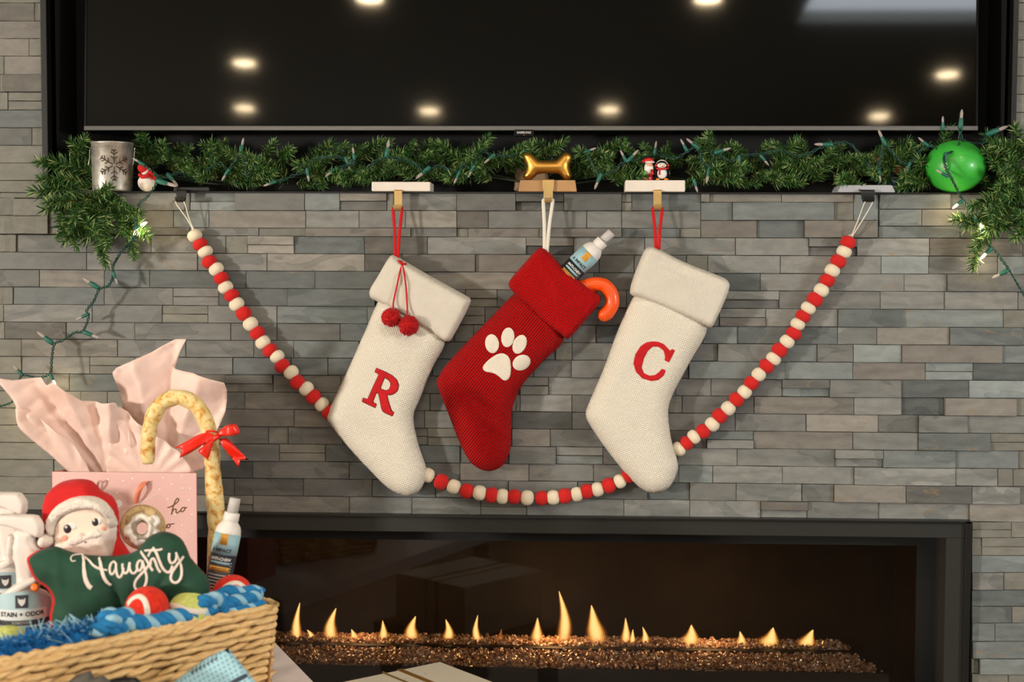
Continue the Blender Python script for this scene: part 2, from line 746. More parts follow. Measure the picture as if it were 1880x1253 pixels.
# ceiling downlights (mirror images of all but the near row show in the dark screen)
emit('lamp_glow', (1.0, 0.76, 0.46, 1), 170.0)
simple('lamp_ring', srgb(220, 216, 208), 0.5, var=0.02)
DOWN = [(-1.32, -3.36), (-1.53, -4.28), (-0.60, -4.35), (0.31, -4.32), (1.69, -4.48), (1.80, -3.59), (-0.63, -2.40), (0.62, -2.42), (-0.72, -1.42), (0.20, -1.42), (1.10, -1.42)]  # last three are unseen lamps, added to brighten the foreground
where = ['nearest the warm side window', 'in the second row by the warm side window', 'second of the far row', 'third of the far row', 'in the far row by the cool side window',
         'beside the cool side window', 'in the middle row over the room', 'closest to the skylight', 'in the added near row above the basket', 'in the added near row above the stockings', 'in the added near row toward the green ball']
for (x, y), wh in zip(DOWN, where):
    d = thing('ceiling_downlight', (x, y, ZC - 0.012), 'round recessed ceiling downlight ' + wh, 'ceiling light', 'recessed ceiling downlights')
    G().lathe([(0.050, 0.004), (0.062, 0.0), (0.062, 0.010), (0.050, 0.010)], (x, y, ZC - 0.012), caps=False).obj('trim_ring', 'lamp_ring', d)
    G().lathe([(0.050, 0.0), (0.050, 0.004)], (x, y, ZC - 0.007)).obj('lens', 'lamp_glow', d)
    ld = bpy.data.lights.new('downlight_beam', 'SPOT')
    ld.energy, ld.color, ld.spot_size, ld.spot_blend, ld.shadow_soft_size = (14.0 if y > -1.5 else 10.0), (1.0, 0.89, 0.72), R(125), 0.9, 0.05
    lo = bpy.data.objects.new('downlight_beam', ld)
    COL.objects.link(lo)
    lo.parent = d
    lo.location = (0, 0, -0.012)

# ================================================================== stone wall
MZ = P(900, 352.5, -0.012).z                      # top of the ledge
NX0, NX1 = P(86, 200, 0).x, P(1859, 200, 0).x      # niche sides
FX0, FX1 = P(-190, 1000, 0).x, P(1779, 1000, 0).x  # fireplace opening
FZ1, FZ0 = P(900, 950, 0).z, 0.42
wall = G()
YW0, YW1 = 0.010, 0.05
wall.box((XL, YW0, FZ1), (NX0, YW1, ZC)); wall.box((XL, YW0, 0), (FX0, YW1, FZ1)); wall.box((NX1, YW0, 0), (XR, YW1, ZC))
wall.box((NX0, YW0, FZ1), (NX1, YW1, MZ)); wall.box((NX0, YW0, 2.46), (NX1, YW1, ZC))
wall.box((FX0, YW0, 0), (NX1, YW1, FZ0)); wall.box((FX1, YW0, FZ0), (NX1, YW1, FZ1))
wall = struct(wall.obj('wall_back', 'mortar', origin=(0, 0, 0), smooth=False))

ROWX = (0, 600, 1500, 1880)
ROWY = [(431, 434.5, 437.5, 438), (463, 466.5, 470, 471), (495, 498.5, 503, 504), (527, 530.5, 535, 536), (559, 562.5, 567.5, 569), (591, 594.5, 600.5, 602), (622.5, 626, 632.5, 634.5), (654.5, 657.5, 665, 667), (686, 689, 697, 699), (717.5, 721, 729, 731.5), (749, 752.5, 761, 764), (780.5, 784, 793, 796), (812, 816, 825, 828.5), (843.5, 847.5, 857, 861), (874.5, 879, 889, 893.5), (906, 911, 921, 926), (938, 942.5, 953, 959)]
# each course: joints in photograph x with the look of the stone between them: tone 1-9, tint n b t, two looks = split in two thin stones, + proud, - set back
COURSES = [
 '0 5n 32 5n 160 4n 279 6n 416 6t 456 7t+/7t 541 4b 670 3t 785 6n 966 5t/2n- 1053 5n 1183 6n 1350 6n 1484 5n+/5n- 1572 7n 1705 4t 1877 5n 1990',
 '0 5n 161 6n 364 6n 491 7t 670 3t 741 4t+ 873 5t 1000 5n 1100 5n 1164 5n 1260 4b 1299 6n 1432 6n 1617 7b 1704 4n 1830 6b 1990',
 '0 4n 74 6t 193 4b 276 4b 453 4b 580 4b+ 700 5t 785 6t 960 5n 1090 4n 1250 4b 1315 4b 1395 6n 1659 6n 1737 4n+ 1980',
 '0 5n 26 5b 193 5n 319 6n/6n 403 4b 530 4b+ 690 5n 855 4n/4b- 913 4n 1060 5n 1150 5b 1260 5n 1330 6n/4n- 1430 5n 1615 6n 1733 6n 1867 7b 1980',
 '0 3n 9 6n 171 5n 299 5n/6n 383 6n 509 5b 675 5n 845 5n/4n 891 4n 960 4n 1060 4n- 1150 4n 1250 5n 1320 6n/5t+ 1405 6n 1537 4b+ 1654 6b 1841 5n 1980',
 '0 4n 10 4t 123 5n 249 5n 425 5n 509 4n 625 4b 700 4n 835 4n 870 5n 990 5n 1050 5n 1094 3b- 1200 5n 1290 5b 1353 4b 1537 6n 1609 6t 1742 4b+ 1875 6n 1980',
 '0 5n 41 5t 217 5n 342 5n 467 5n 540 5b 660 5n 790 4n 900 5n 1020 4n 1050 5n 1180 5n 1317 5n+ 1448 5b- 1500 5n 1566 7b 1654 5t+ 1838 5b 1980',
 '0 4n 41 5n 166 4n/4b 249 5n 428 4b 536 4b 603 4b 700 4n 795 4b 900 4n 980 5n 1049 5n+ 1130 5n 1264 5b+ 1440 6b 1565 5t 1698 6b/7b 1785 3b 1980',
 '0 4n 129 4b 260 4t 415 3t+/4t 502 4t 627 5n 760 5n 850 5n 955 6n/3b+ 1007 6n 1130 5n 1240 5n 1305 5n 1435 4n+/6b- 1522 5n+ 1653 3b 1777 7b 1980',
 '0 4t 150 4t 199 4n 330 4n 450 5t 620 5n 790 5n 880 5n 940 3n 955 6n 1050 4n 1130 5n 1227 5n 1252 4n 1384 5t 1567 6n 1654 3b- 1733 6t+ 1864 5b 1980',
 '0 4n 170 4t 360 4t 542 5t+ 680 5n 780 6n 870 5n 940 3n 1050 4n 1140 5n 1226 5n 1349 5n 1479 3n- 1479.5 7t 1612 4n 1685 5n+ 1775 5n 1980',
 '0 3n 200 4t 340 4n 493 3b- 530 4n 630 5n 762 3b-/3b- 786 5n+/6n 850 5n 940 6t 1010 5n 1110 5n 1230 3t 1297 5b/6n+ 1383 5t 1565 5n 1684 4b+ 1816 6b/5b 1980',
 '0 3n 150 4n 300 4n+ 514 3n/4n 598 4b 690 5n 770 4b 845 5n 935 5n+ 1021 6n/5b 1107 4n 1243 6n 1353 5n 1532 6n+/6n- 1620 5b+ 1752 5b 1869 3b- 1980',
 '0 3n 100 3b 250 3n 405 2b 465 4n 642 4b 750 4n 845 6t 971 5n 1090 5n 1246 6b 1308 6n 1436 6n 1567 7n+ 1752 6n 1830 2b 1859 5n 1980',
 '0 3n 150 3b 300 3n 431 3n 558 4n 684 4b 800 5n 934 5n 1060 4n 1189 4b- 1266 5n 1351 6n 1471 5t 1471.5 4n 1530 6t+ 1661 3n+ 1782 6n+ 1870 7t 1980',
 '0 3n 130 3b 260 3n 407 2n/2b- 465 5t 642 5n 757 5n 883 5n/5n 967 6n 1145 6n 1266 6n 1396 4t+/6n- 1482 5n 1612 6n- 1779 6t 1980',
]
HEAD = [  # the courses under the ledge, (x0, x1, y0, y1) with look
 (0, 28, 363, 396, '5t'), (0, 28, 396, 430, '4n'), (28, 92, 365, 397, '2t+'), (28, 92, 397, 430, '2t+'), (0, 92, 354, 364, '3t'),
 (92, 225, 354, 387, '5n'), (225, 341, 354, 387, '6n'), (341, 350, 354, 387, '6n'), (350, 434, 354, 370.5, '5b'), (350, 434, 370.5, 387, '7b'), (434, 561, 354, 387, '5n+'),
 (561, 625, 354, 387, '6b+'), (625, 711, 354, 370, '6t+'), (625, 711, 370, 387, '4n'), (711, 724, 354, 387, '6n'), (724, 839, 354, 387, '5n'), (839, 947, 354, 387.5, '4n+'),
 (947, 1035, 354, 371, '3n+'), (947, 1035, 371, 387.5, '3n-'), (1035, 1141, 354, 387.5, '3n+'), (1141, 1160, 354, 372, '5t'), (1141, 1160, 372, 387.5, '6t'), (1160, 1286, 354, 387.5, '4b'),
 (92, 153, 387, 418, '4t'), (153, 262, 387, 418, '5n'), (262, 320, 387, 418.5, '6n'), (320, 385, 387, 418.5, '6b'), (385, 562, 387, 419, '6t'), (562, 660, 387, 419, '6n'), (660, 745, 387, 419, '6n'), (745, 839, 387, 419, '6t'),
 (839, 897, 387.5, 419.5, '3t'), (897, 1077, 387.5, 419.5, '5n'), (1077, 1141, 387.5, 419.5, '6n'), (1141, 1286, 387.5, 420, '5n'),
 (92, 160, 418, 430.5, '5b'), (160, 349, 418, 432, '5n'), (349, 476, 418.5, 433.5, '5n'), (476, 562, 419, 434, '4t'), (562, 755, 419, 435, '5t+'), (755, 839, 419, 435.5, '4n'), (839, 860, 419.5, 435.5, '5t-'),
 (860, 990, 419.5, 436, '5t'), (990, 1141, 419.5, 436, '4t+'), (1141, 1248, 420, 436.5, '4b'), (1248, 1286, 420, 436.5, '5t'),
 (1286, 1302, 354, 372, '5n+'), (1302, 1434, 354, 372, '5t'), (1434, 1566, 354, 372, '6t'), (1566, 1612, 354, 405, '6b'), (1286, 1344, 372, 405, '5b'), (1344, 1530, 372, 405, '5b+'), (1530, 1566, 372, 405, '5b'),
 (1286, 1389, 405, 437, '4t'), (1389, 1476, 405, 437, '4b-'), (1476, 1610, 405, 437, '5t+'),
 (1613, 1743, 354, 384.5, '5b+'), (1743, 1990, 354, 384.5, '4b'), (1613, 1691, 384.5, 415.5, '6b'), (1691, 1775, 384.5, 415.5, '6n'), (1775, 1990, 384.5, 415.5, '5n'), (1612, 1762, 415.5, 437.5, '5b'), (1762, 1990, 415.5, 437.5, '4n'),
]
yl = [-27, 6, 39, 71.5, 103.5, 137.5, 170, 202.5, 235, 267.5, 300, 332, 354]
jl = ['5n 84', '4t 65 5t 84', '5t 84', '6t 55 4b 84', '4t 9 6t 84', '4n 10 4t+ 84', '4n 17 5n/4n 84', '4b 84', '4n 60 5t 84', '4t 84', '4n 84', '4t 84']
for y0, y1, s in zip(yl, yl[1:], jl):
    q = s.split(); x = 0
    for k in range(0, len(q), 2):
        HEAD.append((x, float(q[k + 1]), y0, y1, q[k])); x = float(q[k + 1])
yr = [-27, 6, 40, 74, 106, 140, 174, 207, 240, 273, 306, 339, 354]
for k, (y0, y1) in enumerate(zip(yr, yr[1:])):
    HEAD.append((1861, 1990, y0, y1, ('6b', '5b', '6n', '5n', '6b', '4b')[k % 6]))
ybr = [(958, 987, '1783 5b/5b 1855 6b 1990'), (987, 1020, '1783 4b 1801 5t/4b 1990'), (1020, 1051, '1783 6b 1990'), (1051, 1083, '1783 5n 1841 6t 1990'), (1083, 1113.5, '1783 4b 1990'), (1113.5, 1144, '1783 4b 1857 4t 1990'),
       (1144, 1177, '1783 5b 1825 5b 1990'), (1177, 1208, '1783 5b+ 1990'), (1208, 1237, '1783 4b- 1797 6b+ 1990'), (1237, 1268, '1783 5b 1850 5n 1990')]
for y0, y1, s in ybr:
    q = s.split()
    for k in range(0, len(q) - 1, 2):
        a, b = float(q[k]), float(q[k + 2])
        yy = lambda y: y
        if '/' in q[k + 1]:
            u, v_ = q[k + 1].split('/')
            HEAD.append((a, b, y0, (y0 + y1) / 2, u)); HEAD.append((a, b, (y0 + y1) / 2, y1, v_))
        else:
            HEAD.append((a, b, y0, y1, q[k + 1]))


def row_y(k, x):
    return float(np.interp(x, ROWX, ROWY[k])) if x <= 1880 else ROWY[k][3] + (x - 1880) * 0.006


stones = []   # ((x0, x1, yTL, yTR, yBL, yBR), look)
for x0, x1, y0, y1, look in HEAD:
    if '/' in look:
        a, b = look.split('/'); m = (y0 + y1) / 2
        stones.append(((x0, x1, y0, y0, m, m), a)); stones.append(((x0, x1, m, m, y1, y1), b))
    else:
        stones.append(((x0, x1, y0, y0, y1, y1), look))
for k, s in enumerate(COURSES):
    q = s.split()
    for i in range(0, len(q) - 2, 2):
        x0, look, x1 = float(q[i]), q[i + 1], float(q[i + 2])
        if x1 - x0 < 3:
            continue
        a, b, c_, d = row_y(k, x0), row_y(k, x1), row_y(k + 1, x0), row_y(k + 1, x1)
        if '/' in look:
            u, v_ = look.split('/')
            stones.append(((x0, x1, a, b, (a + c_) / 2, (b + d) / 2), u)); stones.append(((x0, x1, (a + c_) / 2, (b + d) / 2, c_, d), v_))
        else:
            stones.append(((x0, x1, a, b, c_, d), look))

TINT = {'n': (0.995, 1.0, 0.975), 'b': (0.95, 1.0, 0.995), 't': (1.02, 0.99, 0.94)}
rb = random.Random(11)


def stone_colour(look):
    lv = int(look[0]) + rb.uniform(-0.35, 0.35)
    base = 54 + lv * 12.0
    return srgb(*(min(255, base * k) for k in TINT[look[1]]))


def stone_geo(q, depth):
    """slightly uneven split-faced stone; returns world verts, faces"""
    x0, x1, a, b, c_, d = q
    gp = 0.32
    n = 3
    v = []
    for ring, (ins, dep) in enumerate(((0, 0.018), (0, -depth + 0.0012), (0.6, -depth))):
        for i in range(n + 1):
            t_ = i / n
            x = x0 + gp + ins + (x1 - x0 - 2 * (gp + ins)) * t_
            y = a + (b - a) * t_ + gp + ins + (rb.uniform(-.35, .35) if ring else 0)
            v.append(P(x, y, 0) + Vector((0, dep + (rb.uniform(-.0007, .0007) if ring == 2 else 0), 0)))
        for i in range(n, -1, -1):
            t_ = i / n
            x = x0 + gp + ins + (x1 - x0 - 2 * (gp + ins)) * t_
            y = c_ + (d - c_) * t_ - gp - ins + (rb.uniform(-.35, .35) if ring else 0)
            v.append(P(x, y, 0) + Vector((0, dep + (rb.uniform(-.0007, .0007) if ring == 2 else 0), 0)))
    m = 2 * n + 2
    f = []
    for r_ in range(2):
        for i in range(m):
            f.append((r_ * m + i, r_ * m + (i + 1) % m, (r_ + 1) * m + (i + 1) % m, (r_ + 1) * m + i))
    for i in range(n):
        f.append((2 * m + i, 2 * m + i + 1, 2 * m + m - 2 - i, 2 * m + m - 1 - i))
    f.append(tuple(range(m))[::-1])
    return v, [tuple(q_)[::-1] for q_ in f]


def stone_depth(look):
    if '+' in look: return 0.0105 + rb.uniform(-.001, .0015)
    if '-' in look: return 0.0005
    return 0.005 + rb.uniform(-.0018, .0018)


# what the photo shows least of (cut off by the frame, behind the gifts) becomes the joined remainder past 300 stones
def seen_area(s):
    x0, x1, a, b, c_, d = s[0]
    x0, x1 = max(0, x0), min(1880, x1)
    A = max(0, x1 - x0) * max(0, min(1253, c_) - max(0, a))
    if x1 < 420 and a > 700: A *= 0.15
    if x1 < 250 and 270 < c_ < 440: A *= 0.4
    return A


stones.sort(key=seen_area, reverse=True)
rest = G()
for i, (q, look) in enumerate(stones):
    v, f = stone_geo(q, stone_depth(look))
    if i < 300 and seen_area((q, look)) > 120:
        cen = P((q[0] + q[1]) / 2, (q[2] + q[5]) / 2, 0)
        o = mesh_obj('brick', v, f, 'slate', wall, origin=cen, smooth=False)
        o.color = stone_colour(look)
    else:
        rest.add(v, f)
# the wall goes on beside and below the frame
for k in range(-1, 45):
    ya, yb_ = 350 + (k - 10) * 32.2, 350 + (k - 9) * 32.2
    for side in (-1, 1):
        x = 0 if side < 0 else 1990
        while abs(x - (0 if side < 0 else 1990)) < 900:
            L_ = rb.choice((86, 130, 176, 60))
            x2 = x + side * L_
            if side > 0 or ya < 930 or x2 < -205:
                xa, xb = min(x, x2), max(x, x2)
                if side < 0 and ya > 930:
                    xb = min(xb, -205)
                rest.add(*stone_geo((xa, xb, ya, ya, yb_, yb_), stone_depth('5n')))
            x = x2
for k in range(9):
    ya = 1268 + k * 32; x = 1783
    while x < 1990:
        L_ = rb.choice((86, 130, 100)); rest.add(*stone_geo((x, min(1990, x + L_), ya, ya, ya + 32, ya + 32), stone_depth('5b'))); x += L_
o = rest.obj('outlying_brickwork', 'slate', wall, smooth=False)
o['kind'] = 'stuff'
o.color = srgb(118, 117, 109)

# niche around the television, ledge and its thin metal edge
nd = 0.17
struct(G().box((NX0 - .01, nd, MZ - .02), (NX1 + .01, nd + .02, 2.48)).obj('wall_niche_back', 'black_niche', smooth=False))
struct(G().box((NX0 - .02, 0.0, MZ - .02), (NX0, nd, 2.48)).obj('wall_niche_left', 'black_niche', smooth=False))
struct(G().box((NX1, 0.0, MZ - .02), (NX1 + .02, nd, 2.48)).obj('wall_niche_right', 'black_niche', smooth=False))
struct(G().box((NX0, 0.0, 2.46), (NX1, nd, 2.48)).obj('wall_niche_top', 'black_niche', smooth=False))
g = G().box((NX0, 0.0, MZ - .028), (NX1, nd, MZ))
ledge = struct(g.obj('trim_1', 'black_niche', smooth=False))
G().box((NX0 - .004, -0.014, MZ - .0035), (NX1 + .004, 0.004, MZ), 0.0006).obj('edge_profile', 'black_trim', ledge, smooth=False)
g = G()
g.box((NX0 - .006, -0.013, MZ), (NX0 + .006, 0.012, 2.48), 0.001); g.box((NX1 - .006, -0.013, MZ), (NX1 + .004, 0.012, 2.48), 0.001)
struct(g.obj('trim_2', 'black_trim', smooth=False))

# ================================================================== television
t = NT('screen_glass')
t.set(col=srgb(6, 6, 4), rough=0.05, spec=0.30)
simple('tv_bezel', srgb(118, 118, 116), 0.3, metal=0.85, var=0.03)
simple('tv_plastic', srgb(7, 7, 7), 0.5, var=0.05, spec=.2)
simple('logo_white', srgb(200, 200, 200), 0.5, var=0)
emit('standby_red', (1.0, 0.12, 0.02, 1), 2.0)
TY = 0.035
tl, tr = P(155, 240, TY), P(1795, 240, TY)
tz = (tl.z + tr.z) / 2
tw, th = tr.x - tl.x, 0.945
TT = Matrix.Translation(((tl.x + tr.x) / 2, TY, tz)) @ Matrix.Rotation(R(-3.0), 4, 'X')
tv = thing('television', (TT.translation.x, TY, tz - .012), 'large black flat television with dark reflecting screen in the niche above the ledge', 'television')
b = 0.004
G().box((-tw / 2 + b, 0.000, 0.009), (tw / 2 - b, 0.004, th - b), mtx=TT).obj('screen', 'screen_glass', tv, smooth=False)
g = G()
g.box((-tw / 2, -0.003, 0.0), (tw / 2, 0.006, 0.009), 0.0008, TT)
g.obj('bottom_bezel', 'tv_bezel', tv, smooth=False)
g = G()
g.box((-tw / 2, -0.002, 0.009), (-tw / 2 + b, 0.006, th), 0.0005, TT); g.box((tw / 2 - b, -0.002, 0.009), (tw / 2, 0.006, th), 0.0005, TT); g.box((-tw / 2, -0.002, th - b), (tw / 2, 0.006, th), 0.0005, TT)
g.obj('bezel', 'tv_plastic', tv, smooth=False)
g = G().box((-tw / 2 + .002, 0.0045, 0.0), (tw / 2 - .002, 0.045, th), 0.002, TT)
g.obj('chassis', 'tv_plastic', tv, smooth=False)
lp = TT.inverted() @ P(962, 246, TY - .004)
tab = G().box((lp.x - .019, -0.004, -0.011), (lp.x + .019, 0.004, 0.0015), 0.0008, TT).obj('logo_tab', 'tv_plastic', tv, smooth=False)
v, f = text_geo('SAMSUNG', 0.0058, 0.00012, 0.0002, spacing=1.05)
mt = TT @ Matrix.Translation((lp.x, -0.0045, -0.0045)) @ Matrix.Rotation(R(90), 4, 'X')
mesh_obj('logo_lettering', [mt @ q for q in v], f, 'logo_white', tab, smooth=False)
mt2 = TT @ Vector((lp.x, -0.0045, -0.0095))
G().sphere(mt2, 0.0007, 8, 6).obj('standby_lamp', 'standby_red', tab)

# ================================================================== fireplace
fp = thing('fireplace', ((FX0 + FX1) / 2, 0.15, FZ0), 'wide black linear gas fireplace with low flames on crushed glass behind a pane', 'fireplace')
simple('firebox', srgb(30, 23, 15), 0.75, var=0.35, vscale=14, bump=0.15, bscale=30, spec=0.15)
simple('burner_steel', srgb(14, 13, 12), 0.5, var=0.2)
YF = -0.016
ox1 = P(1781, 1000, YF).x
zt = P(1100, 950.5, YF).z
ix1 = P(1737, 1000, YF).x
zi = P(1100, 981, YF).z
ix0 = FX0 + (ox1 - ix1); ox0 = FX0 - .002
zb = FZ0 - .01
g = G()
g.box((ox0, YF, zi), (ox1, 0.03, zt), 0.001); g.box((ix1, YF, zb), (ox1, 0.03, zi)); g.box((ox0, YF, zb), (ix0, 0.03, zi)); g.box((ix0, YF, zb), (ix1, 0.03, zb + .045))
g.obj('frame', 'frame_paint', fp, smooth=False)
g = G()
g.box((ox1 - .011, YF - .006, zb), (ox1 + .001, 0.02, zt + .001), 0.0008); g.box((ox0, YF - .006, zt - .0035), (ox1, 0.02, zt + .0015), 0.0006)
g.obj('edge_profile', 'black_trim', fp, smooth=False)
YG = 0.062
gx1 = P(1683, 1100, YG).x
gx0 = ix0 + (ix1 - gx1)
gz = P(1100, 995, YG).z
g = G()   # recess cheeks and inner black border around the pane
g.box((ix1, 0.03, zb), (ix1 + .01, YG + .01, zi + .01)); g.box((ix0 - .01, 0.03, zb), (ix0, YG + .01, zi + .01)); g.box((ix0, 0.03, zi), (ix1, YG + .01, zi + .01))
g.box((gx1, YG - .004, zb), (ix1, YG + .012, zi)); g.box((ix0, YG - .004, zb), (gx0, YG + .012, zi)); g.box((gx0, YG - .004, gz), (gx1, YG + .012, zi))
g.obj('inner_border', 'black_niche', fp, smooth=False)
t = NT('pane_glass')
nt = t.t
nt.nodes.remove(t.b)
tr_ = t.n('ShaderNodeBsdfTransparent'); tr_.inputs[0].default_value = (0.93, 0.92, 0.90, 1)
gl = t.n('ShaderNodeBsdfGlossy'); gl.inputs['Roughness'].default_value = 0.02
fr = t.n('ShaderNodeFresnel'); fr.inputs['IOR'].default_value = 1.5
mx = t.n('ShaderNodeMixShader')
t.link(fr.outputs[0], mx.inputs[0]); t.link(tr_.outputs[0], mx.inputs[1]); t.link(gl.outputs[0], mx.inputs[2])
t.link(mx.outputs[0], nt.nodes['Material Output'].inputs[0])
mesh_obj('glass_pane', [(gx0, YG + .004, zb), (gx1, YG + .004, zb), (gx1, YG + .004, gz), (gx0, YG + .004, gz)], [(0, 1, 2, 3)], 'pane_glass', fp, smooth=False)
# firebox
BZ = P(1100, 1228, 0.075).z      # top of the burner bed
YBK = 0.40
g = G()
g.box((gx0 - .05, YBK, zb), (gx1 + .05, YBK + .02, gz + .1)); g.box((gx0 - .07, 0.07, zb), (gx0 - .05, YBK, gz + .1)); g.box((gx1 + .035, 0.07, zb), (gx1 + .055, YBK, gz + .1))
g.box((gx0 - .07, 0.075, gz + .08), (gx1 + .055, YBK, gz + .1)); g.box((gx0 - .07, 0.07, zb), (gx1 + .055, YBK, zb + .05))
g.obj('firebox', 'firebox', fp, smooth=False)
bx1f, bx1b = P(1622, 1228, 0.085).x, P(1545, 1175, 0.30).x
bx0 = gx0 + .08
g = G().box((bx0, 0.083, BZ - .10), (bx1f + .01, 0.30, BZ - .012)); g.box((bx0, 0.080, BZ - .10), (bx1f + .01, 0.084, BZ - .003))
g.obj('burner_tray', 'burner_steel', fp, smooth=False)
slot0, slot1 = PZ(1000, 1191.5, BZ + .004).y, PZ(1000, 1187, BZ + .004).y
G().box((bx0, slot0, BZ - .005), (P(1560, 1190, slot0).x, slot1, BZ + .005)).obj('burner_slot', 'burner_steel', fp, smooth=False)
t = NT('crushed_glass')
gi = t.n('ShaderNodeNewGeometry')
col = t.ramp(gi.outputs['Random Per Island'], [(0.0, srgb(84, 56, 40)), (0.3, srgb(150, 112, 84)), (0.6, srgb(196, 160, 130)), (0.85, srgb(120, 84, 60)), (1.0, srgb(230, 214, 196))])
t.set(col=col, rough=0.12, spec=0.8, coat=0.5)
t2 = t.m
g = G()
rg = random.Random(5)
y_back = PZ(1000, 1172, BZ + .004).y


def chip(g, c, s):
    q = Matrix.Rotation(rg.uniform(0, 6.3), 3, Vector((rg.uniform(-1, 1), rg.uniform(-1, 1), rg.uniform(-1, 1))).normalized())
    v = [Vector(c) + q @ (Vector(p) * s * rg.uniform(.6, 1.1)) for p in ((1, 0, 0), (-1, 0, 0), (0, 1, 0), (0, -1, 0), (0, 0, 1), (0, 0, -1))]
    g.add(v, [(0, 2, 4), (2, 1, 4), (1, 3, 4), (3, 0, 4), (2, 0, 5), (1, 2, 5), (3, 1, 5), (0, 3, 5)])


for i in range(19000):
    y = rg.uniform(0.088, y_back)
    if slot0 - .002 < y < slot1 + .001:
        continue
    xe = bx1f + (bx1b - bx1f) * (y - .085) / (y_back - .085)
    x = rg.uniform(bx0 + .35, xe - rg.uniform(0, .02))
    z = BZ - .006 + rg.uniform(0, .010) + (0.006 if y > slot1 else 0)
    chip(g, (x, y, z), rg.uniform(.0026, .0058))
o = g.obj('crushed_glass', 'crushed_glass', fp, smooth=False)
o['kind'] = 'stuff'


# flames: an outer orange veil and a bright core, both see-through near the gas
def flame_mat(name, stops, strength, a0, a1):
    m = bpy.data.materials.new(name)
    m.use_nodes = True
    nt = m.node_tree
    nt.nodes.clear()
    N = nt.nodes.new
    tc = N('ShaderNodeTexCoord'); sx = N('ShaderNodeSeparateXYZ'); rp = N('ShaderNodeValToRGB'); ra = N('ShaderNodeValToRGB')
    nt.links.new(tc.outputs['Generated'], sx.inputs[0])
    nt.links.new(sx.outputs[2], rp.inputs[0]); nt.links.new(sx.outputs[2], ra.inputs[0])
    el = rp.color_ramp.elements
    el[0].position, el[0].color = stops[0]; el[1].position, el[1].color = stops[-1]
    for p, c in stops[1:-1]:
        e = el.new(p); e.color = c
    ea = ra.color_ramp.elements
    ea[0].position, ea[0].color = 0.0, (0, 0, 0, 1); ea[1].position, ea[1].color = 0.45, (a1, a1, a1, 1)
    e = ea.new(0.12); e.color = (a0, a0, a0, 1)
    em = N('ShaderNodeEmission'); em.inputs[1].default_value = strength
    tp = N('ShaderNodeBsdfTransparent'); mx = N('ShaderNodeMixShader'); out = N('ShaderNodeOutputMaterial')
    nt.links.new(rp.outputs[0], em.inputs[0]); nt.links.new(ra.outputs[0], mx.inputs[0])
    nt.links.new(tp.outputs[0], mx.inputs[1]); nt.links.new(em.outputs[0], mx.inputs[2]); nt.links.new(mx.outputs[0], out.inputs[0])
    MATS[name] = m


LAYERS = [(1.30, (1.0, 0.26, 0.03), 0.6, 0.10), (1.02, (1.0, 0.42, 0.07), 1.15, 0.28), (0.80, (1.0, 0.56, 0.15), 1.8, 0.42), (0.58, (1.0, 0.66, 0.25), 2.3, 0.55), (0.36, (1.0, 0.72, 0.34), 2.7, 0.65)]
for k_, (sc, cl_, st__, al) in enumerate(LAYERS):
    q = [cl_[0], cl_[1], cl_[2], 1]
    lo_ = (cl_[0], cl_[1] * .6, cl_[2] * .4, 1)
    flame_mat('flame_layer_%d' % k_, [(0.0, lo_), (0.4, tuple(q)), (1.0, tuple(q))], st__, al * .25, al)
flame_mat('flame_faint', [(0.0, (0.7, 0.16, 0.04, 1)), (0.5, (1.0, 0.30, 0.05, 1)), (1.0, (0.9, 0.25, 0.05, 1))], 0.5, 0.2, 0.5)
FLAMES = [(547, 1183, 549, 1107, 19, -3, 'c'), (567, 1178, 566, 1157, 15, 4, 'c'), (610, 1179, 615, 1117, 25, -4, 'c'), (651, 1177, 645, 1156, 16, 0, 'c'), (703, 1180, 703, 1140, 18, 1, 'c'), (759, 1180, 761, 1132, 26, -4, 'c'),
          (821, 1180, 820, 1138, 20, 3, 'c'), (879, 1183, 875, 1130, 15, -4, 'c'), (918, 1180, 921, 1155, 10, 0, 'f'), (801, 1182, 799, 1171, 8, 0, 'c'), (986, 1185, 987, 1135, 23, 0, 'c'), (1032, 1187, 1029, 1086, 25, 5, 'c'), (1099, 1186, 1084, 1112, 34, -3, 'c'),
          (1148, 1186, 1149, 1135, 18, 1, 'c'), (1161, 1186, 1162, 1156, 12, 0, 'c'), (1183, 1186, 1181, 1152, 15, 2, 'c'), (1264, 1189, 1271, 1148, 33, 3, 'c'), (1304, 1190, 1306, 1177, 10, 0, 'c'), (1357, 1194, 1360, 1160, 22, 3, 'c'),
          (1406, 1195, 1422, 1153, 38, 4, 'c'), (1477, 1195, 1494, 1157, 32, 2, 'c'), (1509, 1193, 1511, 1177, 9, 0, 'c'), (1451, 1193, 1453, 1184, 9, 0, 'c')]
yfl = (slot1 + y_back) / 2
